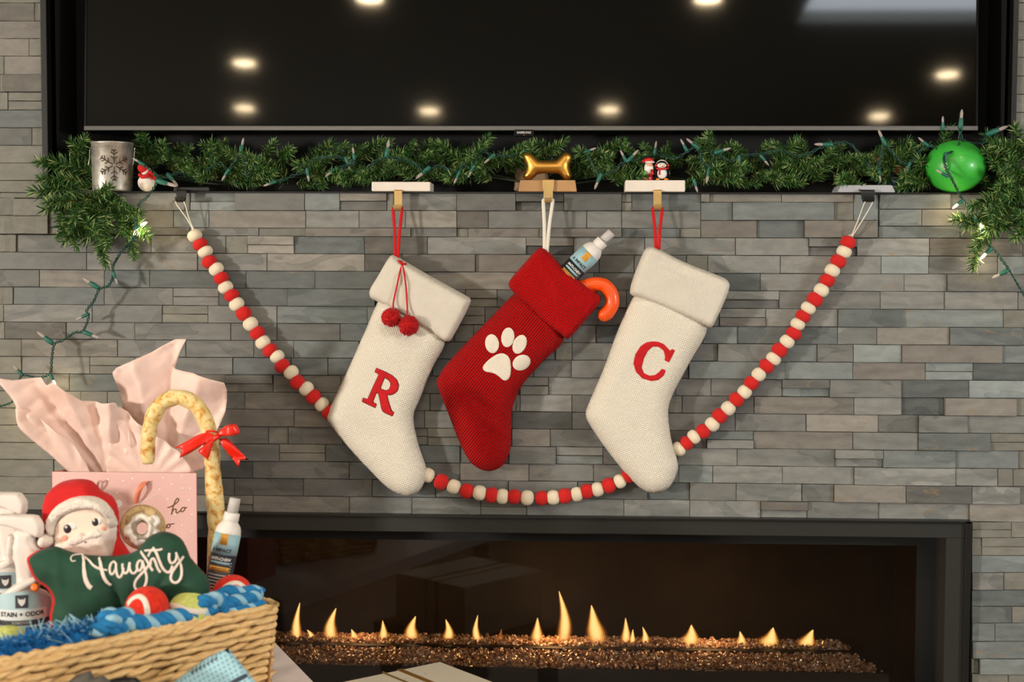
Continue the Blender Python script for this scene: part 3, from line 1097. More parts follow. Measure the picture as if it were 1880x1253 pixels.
for bxp, byp, txp, typ, wp, bow, kind in FLAMES:
    v, f = [], []
    pr = [(0.0, .70), (0.06, .86), (0.15, .95), (0.28, .94), (0.42, .80), (0.56, .60), (0.70, .42), (0.83, .27), (0.93, .14), (1.0, .03)]
    p0, p1 = P(bxp, byp, yfl), P(txp, typ, yfl)
    s = M_PX(yfl)

    def body(k, n=16):
        g = G()
        path, rs = [], []
        for h, w_ in pr:
            q = p0.lerp(p1, h)
            q = q + Vector((math.sin(h * math.pi * 1.15) * bow * s * 1.2 + (h * h - h) * (p1.x - p0.x) * .8, 0, 0))
            path.append(q); rs.append(w_ * wp * s * 0.5 * k)
        sp_ = smooth_path(path, 3)
        rr_ = [max(.0002, float(np.interp(i / 3, range(len(rs)), rs))) for i in range(len(sp_))]
        g.tube(sp_, rr_, n)
        return g
    if kind == 'f':
        body(1.0).obj('flame', 'flame_faint', fp)
    else:
        fo = body(LAYERS[0][0]).obj('flame', 'flame_layer_0', fp)
        for k_ in range(1, len(LAYERS)):
            body(LAYERS[k_][0]).obj('flame_core', 'flame_layer_%d' % k_, fo)
# the light the flames throw
for x, en in ((-0.32, .6), (0.09, 1.2), (0.42, .7)):
    ld = bpy.data.lights.new('fire_light', 'POINT'); ld.energy, ld.color, ld.shadow_soft_size = en, (1.0, 0.52, 0.2), 0.05
    lo = bpy.data.objects.new('fire_light', ld); COL.objects.link(lo); lo.parent = fp
    lo.location = Vector((x, yfl - .02, BZ + .06)) - fp.location

# ================================================================== knitted stockings
def knit(name, col, dark, kind, pu, pv, strength=0.9, dist=0.002):
    t = NT(name)
    uv = t.n('ShaderNodeUVMap', uv_map='UVMap').outputs[0]
    wob = t.noise(uv, 18, 2)
    sx = t.n('ShaderNodeSeparateXYZ'); t.link(uv, sx.inputs[0])
    u = t.math('ADD', sx.outputs[0], t.math('MULTIPLY', wob, 0.003))
    v = t.math('ADD', sx.outputs[1], t.math('MULTIPLY', wob, 0.002))
    a = t.math('MULTIPLY', u, math.pi / pu)
    b = t.math('MULTIPLY', v, math.pi / pv)
    if kind == 'honey':
        h = t.math('MULTIPLY_ADD', t.math('MULTIPLY', t.math('SINE', a), t.math('SINE', b)), 0.5, 0.5)
        h = t.math('POWER', h, 0.45)
    else:
        rib = t.math('ABSOLUTE', t.math('SINE', a))
        st = t.math('SINE', t.math('ADD', t.math('MULTIPLY', b, 2.0), t.math('MULTIPLY', rib, 2.4)))
        h = t.math('ADD', t.math('POWER', rib, 0.6), t.math('MULTIPLY', st, 0.16))
    fz = t.noise(uv, 900, 2)
    h2 = t.math('ADD', h, t.math('MULTIPLY', fz, 0.18))
    lo, hi = (0.35, 0.8) if kind == 'honey' else (0.1, 0.75)
    t.set(col=t.mix(t.math('MULTIPLY', t.noise(uv, 40, 3), 0.25), t.ramp(h, [(lo, dark), (hi, col)]), dark), rough=0.95, sheen=0.04, spec=0.12)  # shade in the stitch grooves is painted into the colour
    t.bump(h2, strength, dist)


knit('wool_white', srgb(230, 223, 208), srgb(202, 194, 178), 'honey', 0.0026, 0.0027, 0.75, 0.0016)
knit('wool_white_cuff', srgb(229, 222, 208), srgb(198, 190, 174), 'rib', 0.0021, 0.0017, 0.6, 0.0012)
knit('wool_red', srgb(200, 10, 12), srgb(104, 0, 4), 'rib', 0.0046, 0.0020, 1.0, 0.003)
knit('wool_red_cuff', srgb(196, 12, 14), srgb(126, 3, 7), 'rib', 0.0040, 0.0020)
simple('felt_red', srgb(190, 16, 22), 0.95, var=0.12, vscale=80, bump=0.5, bscale=700, sheen=0.05)
simple('yarn_red', srgb(196, 10, 16), 0.9, var=0.15, vscale=300, bump=0.6, bscale=1500, sheen=0.05)
simple('felt_cream', srgb(232, 218, 192), 0.95, var=0.06, vscale=60, bump=0.4, bscale=500, sheen=0.05)
simple('felt_bead_red', srgb(204, 22, 18), 0.9, var=0.12, vscale=120, bump=0.4, bscale=600, sheen=0.05)
simple('felt_white', srgb(222, 212, 196), 0.95, var=0.06, vscale=300, bump=0.5, bscale=900)
simple('stitch_dark', srgb(70, 8, 12), 0.9, var=0.1)
simple('cord_white', srgb(226, 220, 206), 0.9, var=0.05, vscale=400, bump=0.5, bscale=1500)
simple('brass', srgb(206, 172, 112), 0.42, metal=0.7, var=0.06, vscale=80, bump=0.05)
simple('white_marble', srgb(226, 216, 204), 0.5, var=0.04, vscale=60)
simple('black_hook', srgb(18, 18, 18), 0.45, var=0.1)
simple('grey_enamel', srgb(168, 170, 176), 0.4, var=0.04, vscale=40)


def zigzag(fr, a):
    return lambda x, y, d: 0


def stocking(name, label, cuff, body, Yb, rot, wool, wool_cuff, bulge=0.0, wr=()):
    def bl(x, y, d):
        h = bulge * math.exp(-((d - 60) / 60) ** 2)
        for (cx, cy, rx, ry, ang, amp) in wr:
            c, s = math.cos(R(ang)), math.sin(R(ang))
            ux, uy = (x - cx) * c + (y - cy) * s, -(x - cx) * s + (y - cy) * c
            h += amp * math.exp(-(ux / rx) ** 2 - (uy / ry) ** 2)
        h += 0.0022 * noise.noise((x * 0.018, y * 0.018, 3.1))
        return h
    root = thing(name, P(*body[len(body) // 2], -0.03), label, 'stocking', 'stockings hanging on the stone wall')
    B = Pillow(smooth_path(body, 5, True), Yb, 0.024, 0.012, 34, 5, bl)
    B.obj('sock_body', wool, root, uvrot=R(rot))
    C = Pillow(smooth_path(cuff, 4, True), Yb - 0.004, 0.029, 0.016, 10, 5, bl)
    co = C.obj('cuff', wool_cuff, root, uvrot=R(rot))
    # rolled hem around the cuff's lower edge
    return root, B, C


r_body = [(700, 545), (670, 608.6), (641, 674), (614.5, 731), (603, 758), (603, 775), (637.5, 819), (679.6, 865), (714, 898), (745, 911), (768, 904), (781, 880.6), (782, 857.6), (768, 815.5), (759, 765.7), (771.6, 731), (794.6, 674), (817, 622), (780, 560), (740, 520)]
r_cuff = [(723.7, 467.6), (728, 470), (741, 478), (787, 505), (852, 541), (863, 548), (863, 558), (848, 589), (829, 623), (822, 628), (814, 626), (794.6, 612), (771.6, 599), (735, 577), (695, 555), (681, 548), (678, 538), (681, 528), (695, 505), (714, 473)]
sR, RB, RC = stocking('christmas_stocking', 'cream knitted stocking with a red letter R and two red pompoms', r_cuff, r_body, -0.034, 24, 'wool_white', 'wool_white_cuff', 0.004,
                      [(735, 640, 60, 30, 60, .004), (690, 800, 50, 16, 40, -.003), (745, 520, 60, 12, 30, -.003)])
R_px = [(1340, 138), (1395, 163), (1450, 190), (1485, 222), (1500, 258), (1494, 298), (1470, 322), (1440, 333), (1415, 330), (1424, 372), (1438, 420), (1450, 452), (1466, 460), (1456, 486), (1420, 470), (1386, 452), (1376, 425), (1364, 360), (1352, 318), (1338, 316), (1312, 386), (1340, 400), (1330, 426), (1285, 403), (1235, 380), (1243, 354), (1275, 366), (1318, 270), (1358, 182), (1328, 164)]
R_hole = [(1398, 206), (1432, 226), (1446, 252), (1438, 284), (1420, 301), (1395, 300), (1366, 286)]
z5 = lambda L: [(360 + x / 4, 640 + y / 4) for x, y in L]


def grow(poly, k):
    n = len(poly); out = []
    for i in range(n):
        a, b, c_ = Vector(poly[i - 1]), Vector(poly[i]), Vector(poly[(i + 1) % n])
        d1, d2 = (b - a).normalized(), (c_ - b).normalized()
        nn = Vector((d1.y + d2.y, -(d1.x + d2.x)))
        out.append(tuple(b + nn.normalized() * k) if nn.length > 1e-6 else tuple(b))
    return out


Plate(grow(z5(R_px), 1.0), RB, 0.0012, 3, [grow(z5(R_hole), -1.0)]).obj('letter_outline', 'stitch_dark', sR)
Plate(z5(R_px), RB, 0.0022, 3, [z5(R_hole)]).obj('letter', 'felt_red', sR)

e_body = [(948, 536), (885.7, 599), (824.5, 664), (805, 692), (803, 708), (824.5, 764), (847.4, 821), (866.6, 852), (893.4, 865.5), (920, 857.7), (935, 832.8), (938.6, 806), (939.4, 764), (946, 733), (962.3, 702.6), (996.8, 664), (1036, 620), (1010, 560), (975, 525)]
e_cuff = [(996.8, 455), (1010, 465), (1035, 492), (1065.8, 515), (1094, 536), (1103, 546), (1101, 557), (1092.6, 568.5), (1068, 596), (1045, 621), (1036, 620), (996.8, 591.5), (968, 563), (943, 538), (934, 525), (938, 512), (962.3, 484), (986, 458)]
sE, EB, EC = stocking('christmas_stocking', 'red rib knit stocking with a white paw print holding a bottle and toy cane', e_cuff, e_body, -0.038, 40, 'wool_red', 'wool_red_cuff', 0.008,
                      [(905, 752, 70, 7, 35, -.006), (900, 775, 60, 7, 35, .004), (955, 735, 40, 8, 25, -.005), (1000, 520, 40, 9, 60, -.006), (985, 575, 60, 10, 25, -.005), (1030, 545, 50, 12, 40, .006), (880, 690, 60, 24, 0, .005)])
zE = lambda L: [(790 + x / 2.611, 400 + y / 2.611) for x, y in L]
for cx, cy, rx, ry, ro in ((300, 600, 33, 45, -8), (375, 570, 31, 47, 8), (431, 603, 31, 47, 24), (440, 690, 44, 36, -28)):
    Plate(zE(ellipse(cx, cy, rx, ry, ro)), EB, 0.0018, 3).obj('paw_pad', 'felt_white', sE)
Plate(smooth_path(zE([(257, 712), (272, 688), (310, 658), (345, 645), (375, 658), (388, 690), (388, 745), (375, 770), (355, 773), (330, 752), (305, 738), (268, 730)]), 4, True), EB, 0.0018, 3).obj('paw_pad', 'felt_white', sE)

c_body = [(1168, 540), (1138, 598), (1107, 680), (1080, 743), (1075.5, 762), (1083.5, 782), (1118.7, 833), (1157.8, 880), (1181, 900), (1201, 906), (1228, 896), (1243, 868), (1244, 848), (1232, 805), (1227, 756), (1236, 723), (1267, 664.6), (1299, 600), (1265, 560), (1215, 530)]
c_cuff = [(1195, 452.5), (1208.6, 457), (1255.5, 481), (1314, 504), (1333, 513), (1339.5, 522), (1338, 533), (1329.8, 555), (1310, 597), (1304, 602), (1296, 600), (1263.4, 586), (1216.4, 565), (1163, 544), (1157, 538), (1157, 530), (1161.7, 512), (1177, 473), (1185, 457)]
sC, CB, CC = stocking('christmas_stocking', 'cream knitted stocking with a red letter C beside the paw stocking', c_cuff, c_body, -0.034, 23, 'wool_white', 'wool_white_cuff', 0.004,
                      [(1235, 492, 45, 8, 22, -.006), (1225, 505, 50, 10, 22, .003), (1190, 640, 60, 30, 65, .003)])
zC = lambda L: [(1060 + x / 2.557, 430 + y / 2.557) for x, y in L]
C_px = [(345, 500), (375, 502), (400, 512), (420, 532), (430, 545), (440, 535), (453, 543), (440, 570), (425, 598), (405, 588), (408, 570), (400, 543), (378, 526), (350, 524), (326, 545), (308, 580), (298, 622), (308, 648), (335, 660), (362, 656), (384, 638), (391, 627), (411, 635), (400, 660), (375, 680), (345, 685), (302, 673), (272, 642), (260, 602), (268, 562), (293, 522), (320, 505)]
Plate(zC(C_px), CB, 0.0020, 3).obj('letter', 'felt_red', sC)


def loop(stock, top, bot, spread_top, mat_, rad, Yt, Yb_):
    """hanging loop: over the hook at pixel `top`, down to pixel `bot`"""
    pts = []
    for s in (-1, 1):
        arm = [P(bot[0] + s * 2.0, bot[1] + 6, Yb_), P(bot[0] + s * 2.5, bot[1], Yb_), P((bot[0] + top[0]) / 2 + s * spread_top * .55, (bot[1] + top[1]) / 2, (Yb_ + Yt) / 2), P(top[0] + s * spread_top, top[1] + 6, Yt)]
        pts += arm if s < 0 else arm[::-1]
        if s < 0:
            pts += [P(top[0] - spread_top * .8, top[1] + 1, Yt), P(top[0], top[1] - 2, Yt), P(top[0] + spread_top * .8, top[1] + 1, Yt)]
    G().tube(smooth_path(pts, 5), rad, 8, flat=(1, 0.6), up=(0, 1, 0)).obj('hanging_loop', mat_, stock)


loop(sR, (730, 381), (728, 474), 8, 'yarn_red', 0.0030, -0.034, -0.044)
loop(sE, (1006, 366), (1002, 460), 8.5, 'cord_white', 0.0034, -0.038, -0.046)
loop(sC, (1207, 381), (1207, 460), 8.5, 'yarn_red', 0.0030, -0.034, -0.044)

# pompoms on the R stocking
rp = random.Random(3)


def pompom(c, r, n=900):
    g = G()
    g.sphere(c, r * 0.88, 20, 14)
    for i in range(n):
        d = Vector((rp.gauss(0, 1), rp.gauss(0, 1), rp.gauss(0, 1))).normalized()
        s = d.orthogonal().normalized() * r * .035
        s2 = d.cross(s)
        b0 = Vector(c) + d * r * .8
        tip = Vector(c) + (d + Vector((rp.uniform(-.1, .1), rp.uniform(-.1, .1), rp.uniform(-.1, .1)))) * r * rp.uniform(.97, 1.06)
        g.add([b0 + s, b0 - s * .5 + s2 * .8, b0 - s * .5 - s2 * .8, tip + s, tip - s * .5 + s2 * .8, tip - s * .5 - s2 * .8], [(0, 1, 4, 3), (1, 2, 5, 4), (2, 0, 3, 5), (3, 4, 5)])
    return g


for (px, py), r in (((723.5, 581.5), 17.0), ((755, 596.5), 18.2)):
    c_ = RB.surf(px, py) + Vector((0, -0.017, 0))
    pm = pompom(c_, r * M_PX(-.07)).obj('pompom', 'yarn_red', sR)
top = RC.surf(741, 483, 0.002)
for px, py in ((727, 565), (752, 578)):
    mid = RC.surf((741 + px) / 2 + (3 if px > 741 else -1), (483 + py) / 2, 0.004)
    G().tube(smooth_path([RC.surf(739, 480, .001), top, RC.surf(741 + (px - 741) * .3 + (2 if px > 741 else 0), 505, .003), mid, RC.surf(px, py - 12, 0.006), RC.surf(px, py, .012)], 4), 0.0016, 7).obj('pompom_cord', 'yarn_red', sR)
G().tube(smooth_path([RC.surf(735, 479, .002), RC.surf(741, 484, .005), RC.surf(748, 485, .002)], 4), 0.0022, 7).obj('cord_knot', 'yarn_red', sR)

# ================================================================== stocking holders on the ledge
def slab(x0, x1, y0, y1, Yf, Yb_, bevel, mat_, root, taper=0):
    a, b = P(x0, y1, Yf), P(x1, y0, Yf)
    g = G()
    g.box((a.x, Yf, MZ), (b.x, Yb_, b.z), bevel)
    if taper:
        zc = (MZ + b.z) / 2
        for v in g.v:
            if v.z > zc:
                m = (a.x + b.x) / 2
                v.x = m + (v.x - m) * (1 - taper)
    return g.obj('base_block', mat_, root, smooth=False)


def brass_hook(root, xc, y0, y1, w, mat_, Y=-0.030, taper=1.0, curl=True):
    """flat strap over the ledge's front, turned up at the bottom"""
    m = M_PX(Y)
    x = P(xc, (y0 + y1) / 2, Y).x
    z0, z1 = P(xc, y1, Y).z, P(xc, y0, Y).z
    w = w * m
    g = G()
    path = [Vector((x, Y + .022, z1 + .001)), Vector((x, Y + .004, z1 + .001)), Vector((x, Y, z1 - .003)), Vector((x, Y, (z0 + z1) / 2)), Vector((x, Y, z0 + .004)), Vector((x, Y - .003, z0 + .001)), Vector((x, Y - .009, z0)), Vector((x, Y - .014, z0 + .003)), Vector((x, Y - .016, z0 + .009))]
    rs = [w / 2] * 3 + [w / 2 * (1 + taper) / 2] + [w / 2 * taper] * 5
    g2 = []
    v, f = [], []
    path = smooth_path(path, 3)
    n = len(path)
    rs = [rs[min(8, i // 3)] for i in range(n)]
    for i, p in enumerate(path):
        d = (path[min(n - 1, i + 1)] - path[max(0, i - 1)]).normalized()
        nn = d.cross(Vector((1, 0, 0))) * 0.0009
        for sx, sn in ((-1, -1), (1, -1), (1, 1), (-1, 1)):
            v.append(p + Vector((sx * rs[i], 0, 0)) + nn * sn)
    for i in range(n - 1):
        for j in range(4):
            a, b = i * 4 + j, i * 4 + (j + 1) % 4
            f.append((a, b, b + 4, a + 4))
    f += [(3, 2, 1, 0), tuple((n - 1) * 4 + j for j in range(4))]
    g.add(v, f)
    h = g.obj('hook', mat_, root, smooth=False)
    return x, z0


HG = 'stocking holders on the ledge'
h1 = thing('stocking_holder', (P(736, 352, 0).x, 0, MZ), 'white block stocking holder with brass hook carrying the R stocking', 'holder', HG)
slab(682, 790, 334, 352, -0.026, 0.045, 0.002, 'white_marble', h1)
brass_hook(h1, 731, 350, 386, 14.5, 'brass')
h2 = thing('stocking_holder', (P(1202, 352, 0).x, 0, MZ), 'white block stocking holder with brass hook carrying the C stocking', 'holder', HG)
slab(1148, 1258, 331, 351.5, -0.026, 0.045, 0.002, 'white_marble', h2)
brass_hook(h2, 1207, 350, 385, 14.5, 'brass')

# gold bone holder
simple('oak', srgb(176, 134, 88), 0.55, var=0.12, vscale=25, bump=0.1, bscale=60)
simple('gold', srgb(226, 172, 82), 0.38, metal=1.0, var=0.05, vscale=60)
simple('kraft', srgb(150, 122, 92), 0.8, var=0.1, vscale=40, bump=0.2, bscale=150)
h3 = thing('stocking_holder', (P(1005, 352, 0).x, 0, MZ), 'oak block stocking holder topped with a shiny gold dog bone', 'holder', HG)
slab(952, 1059, 331, 353, -0.024, 0.05, 0.0015, 'oak', h3, 0.05)
z3 = lambda L: [(930 + x / 10.44, 265 + y / 10.44) for x, y in L]
bone = [(345, 165), (420, 155), (490, 185), (560, 255), (620, 300), (780, 308), (940, 300), (1010, 245), (1080, 180), (1160, 152), (1230, 180), (1262, 250), (1240, 330), (1205, 410), (1225, 500), (1245, 580), (1235, 650), (1170, 682), (1100, 665), (1040, 600), (970, 565), (790, 560), (610, 570), (550, 620), (480, 675), (400, 685), (335, 660), (318, 600), (345, 520), (375, 430), (340, 340), (312, 260), (318, 200)]
BN = Pillow(smooth_path(z3(bone), 4, True), 0.0, 0.0135, 0.0135, 17, 2.6)
BN.obj('bone', 'gold', h3)
brass_hook(h3, 1006.5, 331, 372, 21, 'brass', -0.028, 0.62)

hl = thing('stocking_holder', (P(352, 352, 0).x, 0, MZ), 'low black stocking holder with black clip at the cream end of the bead garland', 'holder', HG)
slab(318, 385, 343.5, 352, -0.020, 0.05, 0.0015, 'black_hook', hl, 0.04)
brass_hook(hl, 333, 350, 371, 19, 'black_hook', -0.030, 0.8)
hr = thing('stocking_holder', (P(1591, 352, 0).x, 0, MZ), 'low pale grey stocking holder with black clip at the red end of the bead garland', 'holder', HG)
slab(1538, 1644, 340, 351.5, -0.020, 0.05, 0.0015, 'grey_enamel', hr, 0.10)
brass_hook(hr, 1593, 350, 371, 25, 'black_hook', -0.030, 0.75)

# ================================================================== bead garland
BL = [(357.5, 433, 'c'), (367, 449, 'r'), (377, 462.5, 'c'), (384, 481, 'r'), (397, 494.5, 'c'), (406, 511, 'r'), (414, 528, 'c'), (425, 542.5, 'r'), (434.5, 559, 'c'), (447.5, 576, 'r'), (460, 595, 'c'), (472.5, 612, 'r'), (482.5, 629, 'c'), (495, 643.5, 'r'), (509, 655, 'c'), (518, 672, 'r'), (534.5, 684, 'c'), (546, 702, 'r'), (562.5, 714, 'c'), (575.5, 729, 'r'), (591, 743, 'c'), (604, 757, 'r')]
BM = [(785, 873, 'c'), (810, 885, 'r'), (833, 894, 'c'), (857, 902, 'r'), (880.5, 905.5, 'c'), (902.5, 909.5, 'r'), (922.5, 912, 'c'), (944, 912.5, 'r'), (968, 914.5, 'c'), (994.5, 915, 'r'), (1016, 914, 'c'), (1037, 911, 'r'), (1059, 908, 'c'), (1077.5, 902.5, 'r'), (1097, 899, 'c'), (1117.5, 892, 'r'), (1138, 884, 'c'), (1154, 874, 'r')]
BR = [(1246, 825, 'c'), (1260, 814, 'r'), (1274, 802.5, 'c'), (1291, 792.5, 'r'), (1307.5, 779.5, 'c'), (1321, 764, 'r'), (1337, 750, 'c'), (1352, 734, 'r'), (1367, 720, 'c'), (1379.5, 704, 'r'), (1393, 688, 'c'), (1407.5, 672.5, 'r'), (1420, 659, 'c'), (1431, 643, 'r'), (1445, 627.5, 'c'), (1457.5, 612.5, 'r'), (1464.5, 595.5, 'c'), (1474.5, 581, 'r'), (1484, 566, 'c'), (1496, 550, 'r'), (1508, 533, 'c'), (1519, 515, 'r'), (1528, 497, 'c'), (1539, 480, 'r'), (1549.5, 462.5, 'c'), (1557, 445, 'r')]
YBD = -0.0235
gar = thing('bead_garland', P(968, 914, YBD), 'garland of alternating red and cream felt beads strung across the stone wall', 'garland')
bead_me = {}
for k, m_ in (('r', 'felt_bead_red'), ('c', 'felt_cream')):
    for q in range(3):
        g = G().sphere((0, 0, 0), 1.0, 20, 14)
        rq = random.Random(q * 7 + (k == 'r'))
        sq = rq.uniform(2.2, 2.6)
        for v in g.v:
            l = (abs(v.x) ** sq + abs(v.y) ** sq + abs(v.z) ** sq) ** (1 / sq)
            v /= l
            v *= 1 + 0.045 * noise.noise(v * 1.3 + Vector((q * 3.1, 0, 0)))
        bead_me[k, q] = mesh_data('bead', g.v, g.f, m_)


def string(L):
    pts = [P(x, y, YBD) for x, y, _ in L]
    for i, (x, y, k) in enumerate(L):
        d = (pts[min(i + 1, len(pts) - 1)] - pts[max(i - 1, 0)]).normalized()
        sp = min((pts[i] - pts[j]).length for j in (i - 1, i + 1) if 0 <= j < len(pts))
        r = 0.0143 if k == 'c' else 0.0148
        q = d.to_track_quat('Z', 'Y')
        b = inst('bead', bead_me[k, rnd.randrange(3)], pts[i], q.to_euler(), (r * rnd.uniform(.95, 1.04), r * rnd.uniform(.95, 1.04), max(0.0100, min(0.0135, sp * .60))), gar)
    G().tube(smooth_path(pts, 3), 0.0009, 6).obj('cord', 'cord_white', gar)


string(BL); string(BM); string(BR)
# cord behind the stockings and the end loops on the clips
G().tube(smooth_path([P(604, 757, YBD), P(660, 800, -.0125), P(730, 850, -.0125), P(785, 873, YBD)], 5), 0.0009, 6).obj('cord', 'cord_white', gar)
G().tube(smooth_path([P(1154, 874, YBD), P(1190, 860, -.0125), P(1220, 845, -.0125), P(1246, 825, YBD)], 5), 0.0009, 6).obj('cord', 'cord_white', gar)
for s, (bx, by), (tx, ty) in ((-1, (356, 425), (330, 371)), (1, (1562, 436), (1594, 371))):
    pth = [P(bx, by, YBD), P(bx + (tx - bx) * .45 - 2, by + (ty - by) * .45, -.03), P(tx - 7, ty + 2, -.040), P(tx, ty - 3, -.042), P(tx + 8, ty, -.040), P(bx + (tx - bx) * .5 + 4, by + (ty - by) * .45, -.03), P(bx + 1, by, YBD)]
    G().tube(smooth_path(pth, 5), 0.0011, 6).obj('cord', 'cord_white', gar)
    g = G()
    for i in range(7):
        a = i / 7 * 6.28
        g.tube([P(bx, by + 2, YBD), P(bx + 4 * math.cos(a), by - 3 + 3 * math.sin(a), YBD - .003 * math.sin(a))], 0.0012, 5)
    g.obj('knot', 'cord_white', gar)

# ================================================================== spray bottle (in the stocking, and again in the basket)
simple('bottle_white', srgb(226, 220, 214), 0.4, var=0.02)
simple('label_blue', srgb(150, 188, 198), 0.5, var=0.03)
simple('label_navy', srgb(32, 36, 46), 0.5, var=0.05)
simple('label_orange', srgb(226, 160, 52), 0.5, var=0.04)
simple('print_dark', srgb(30, 32, 38), 0.6, var=0)
simple('print_white', srgb(226, 224, 218), 0.6, var=0)
t = NT('cap_clear')
t.set(col=srgb(222, 218, 214), rough=0.25, trans=0.35, ior=1.3)
BR_ = 0.0205


def wrap(g, v, f, r, z, ang=0.0):
    g.add([Vector(((r + q.z) * math.sin(q.x / r + ang), -(r + q.z) * math.cos(q.x / r + ang), z + q.y)) for q in v], f)


def wrap_rect(g, w, z0, z1, r, ang=0.0, n=10, th=0.0003):
    v, f = [], []
    for i in range(n + 1):
        x = -w / 2 + w * i / n
        for z in (z0, z1):
            a = x / r + ang
            for q in (r, r + th):
                v.append(Vector((q * math.sin(a), -q * math.cos(a), z)))
    for i in range(n):
        k = i * 4
        f += [(k + 1, k + 5, k + 7, k + 3), (k, k + 2, k + 6, k + 4), (k, k + 4, k + 5, k + 1), (k + 2, k + 3, k + 7, k + 6)]
    f += [(0, 1, 3, 2), (n * 4, n * 4 + 2, n * 4 + 3, n * 4 + 1)]
    g.add(v, f)


def make_bottle(label):
    root = thing('spray_bottle', (0, 0, 0), label, 'bottle', 'small pump spray bottles')
    r = BR_
    G().lathe([(r * .9, -.045), (r, -.042), (r, .104), (r * .97, .110), (r * .86, .1165), (r * .66, .1215), (.0115, .1240), (.0105, .1245)]).obj('bottle_body', 'bottle_white', root)
    cl = G().lathe([(.0120, .1238), (.0125, .1245), (.0125, .1370), (.0120, .1376)]).obj('collar', 'bottle_white', root)
    G().lathe([(.0060, .1376), (.0062, .156), (.0055, .157)]).obj('nozzle', 'bottle_white', root)
    G().lathe([(.0090, .1376), (.0088, .160), (.0080, .1615)]).obj('cap', 'cap_clear', root)
    lb = G(); wrap_rect(lb, 2 * math.pi * r * .97, .071, .1045, r + .0002, n=40); lb = lb.obj('label_band', 'label_blue', root)
    nv = G(); wrap_rect(nv, 2 * math.pi * r * .97, -.036, .071, r + .0002, n=40); nv = nv.obj('label_panel', 'label_navy', root)
    g = G(); wrap_rect(g, .0120, .0865, .1040, r + .0005); e = g.obj('emblem', 'label_orange', lb)
    g = G()
    a0 = 0
    ring = [(0.0036 * math.cos(t_), 0.0036 * math.sin(t_)) for t_ in [6.283 * i / 20 for i in range(20)]]
    v, f = [], []
    for i in range(20):
        c_, s_ = math.cos(6.283 * i / 20), math.sin(6.283 * i / 20)
        v += [Vector((.0040 * c_, .0040 * s_, .0003)), Vector((.0032 * c_, .0032 * s_, .0003))]
    f = [(2 * i, 2 * ((i + 1) % 20), 2 * ((i + 1) % 20) + 1, 2 * i + 1) for i in range(20)]
    wrap(g, v, f, r + .0005, .0945)
    v = [Vector((.0013 * math.cos(6.283 * i / 10), .0013 * math.sin(6.283 * i / 10) + .0003, .0003)) for i in range(10)]
    wrap(g, v, [tuple(range(10))], r + .0005, .0945)
    g.obj('emblem_ring', 'label_navy', lb)
    g = G()
    v, f = text_geo('IMPACT', .0074, .0003, .0001, spacing=1.02); wrap(g, [q + Vector((.0022, 0, .0003)) for q in v], f, r + .0003, .0775)
    for x in (-.0172, -.0152):
        v = [Vector((x + a, b, .0003)) for a, b in ((-.0008, -.0024), (.0008, -.0024), (.0008, .0024), (-.0008, .0024))]
        wrap(g, v, [(0, 1, 2, 3)], r + .0003, .0775)
    for a in (-.0021, .0021):
        v = [Vector((-.0162 + x, a + y, .0003)) for x, y in ((-.0018, -.0003), (.0018, -.0003), (.0018, .0003), (-.0018, .0003))]
        wrap(g, v, [(0, 1, 2, 3)], r + .0003, .0775)
    g.obj('lettering', 'print_dark', lb)
    g = G()
    v, f = text_geo('ANTI-CHEW', .0064, .00022, .0001, spacing=.98); wrap(g, [q + Vector((0, 0, .0003)) for q in v], f, r + .0003, .0635)
    for k in range(6):
        wrap_rect(g, .030 if k else .033, .0375 - k * .0050, .0385 - k * .0050, r + .0003)
    for k in range(9):
        wrap_rect(g, .0022, .058 - k * .0045, .0592 - k * .0045, r + .0003, .95)
    g.obj('lettering', 'print_white', nv)
    g = G(); wrap_rect(g, .0345, .0555, .0592, r + .0003); g.obj('label_strip', 'label_blue', nv)
    g = G(); wrap_rect(g, .0355, .0435, .0515, r + .0003); o = g.obj('label_strip', 'label_orange', nv)
    g = G()
    for z in (.0490, .0460):
        wrap_rect(g, .026, z - .0006, z + .0004, r + .0006)
    g.obj('fine_print', 'label_navy', nv)
    return root


def copy_tree(o, parent=None):
    c_ = o.copy(); COL.objects.link(c_); c_.parent = parent
    for ch in list(o.children):
        copy_tree(ch, c_)
    return c_


def aim_bottle(root, p_base, p_top, front=(0, -1, 0)):
    z = (p_top - p_base).normalized()
    y = -(Vector(front) - z * Vector(front).dot(z)).normalized()
    x = y.cross(z)
    root.location = p_base
    root.rotation_euler = Matrix((x, y, z)).transposed().to_euler()


bottle1 = make_bottle('small white spray bottle with blue label tilted in the red stocking')
bottle2 = copy_tree(bottle1)
bottle2['label'] = 'small white spray bottle with blue label standing in the basket beside the cane'
top_ = P(1123, 427, -0.052); q_ = P(1070, 478, -0.050)
ax = (top_ - q_).normalized()
aim_bottle(bottle1, top_ - ax * 0.1612, top_, (0.05, -1, 0.05))

# orange toy cane hooked out of the red stocking
simple('orange_rubber', srgb(240, 84, 14), 0.35, var=0.06, vscale=30, coat=0.2)
pth = [(1010, 600), (1030, 565), (1052, 537), (1072, 527), (1092, 522), (1110, 525), (1122, 540), (1124, 558), (1117, 572), (1110, 578)]
pts = smooth_path([P(x, y, -0.047 if x > 1060 else -0.043) for x, y in pth], 5)
n_ = len(pts)
g = G().tube(pts, [0.0135] * (n_ - 6) + [0.0135, .0140, .0142, .0140, .0138, .0135], 18)
g.sphere(pts[-1], 0.0136, 16, 10); g.sphere(pts[0], 0.0134, 16, 10)
tag(g.obj('toy_cane', 'orange_rubber'), 'glossy orange rubber cane toy hooking over the red stocking cuff', 'dog toy')

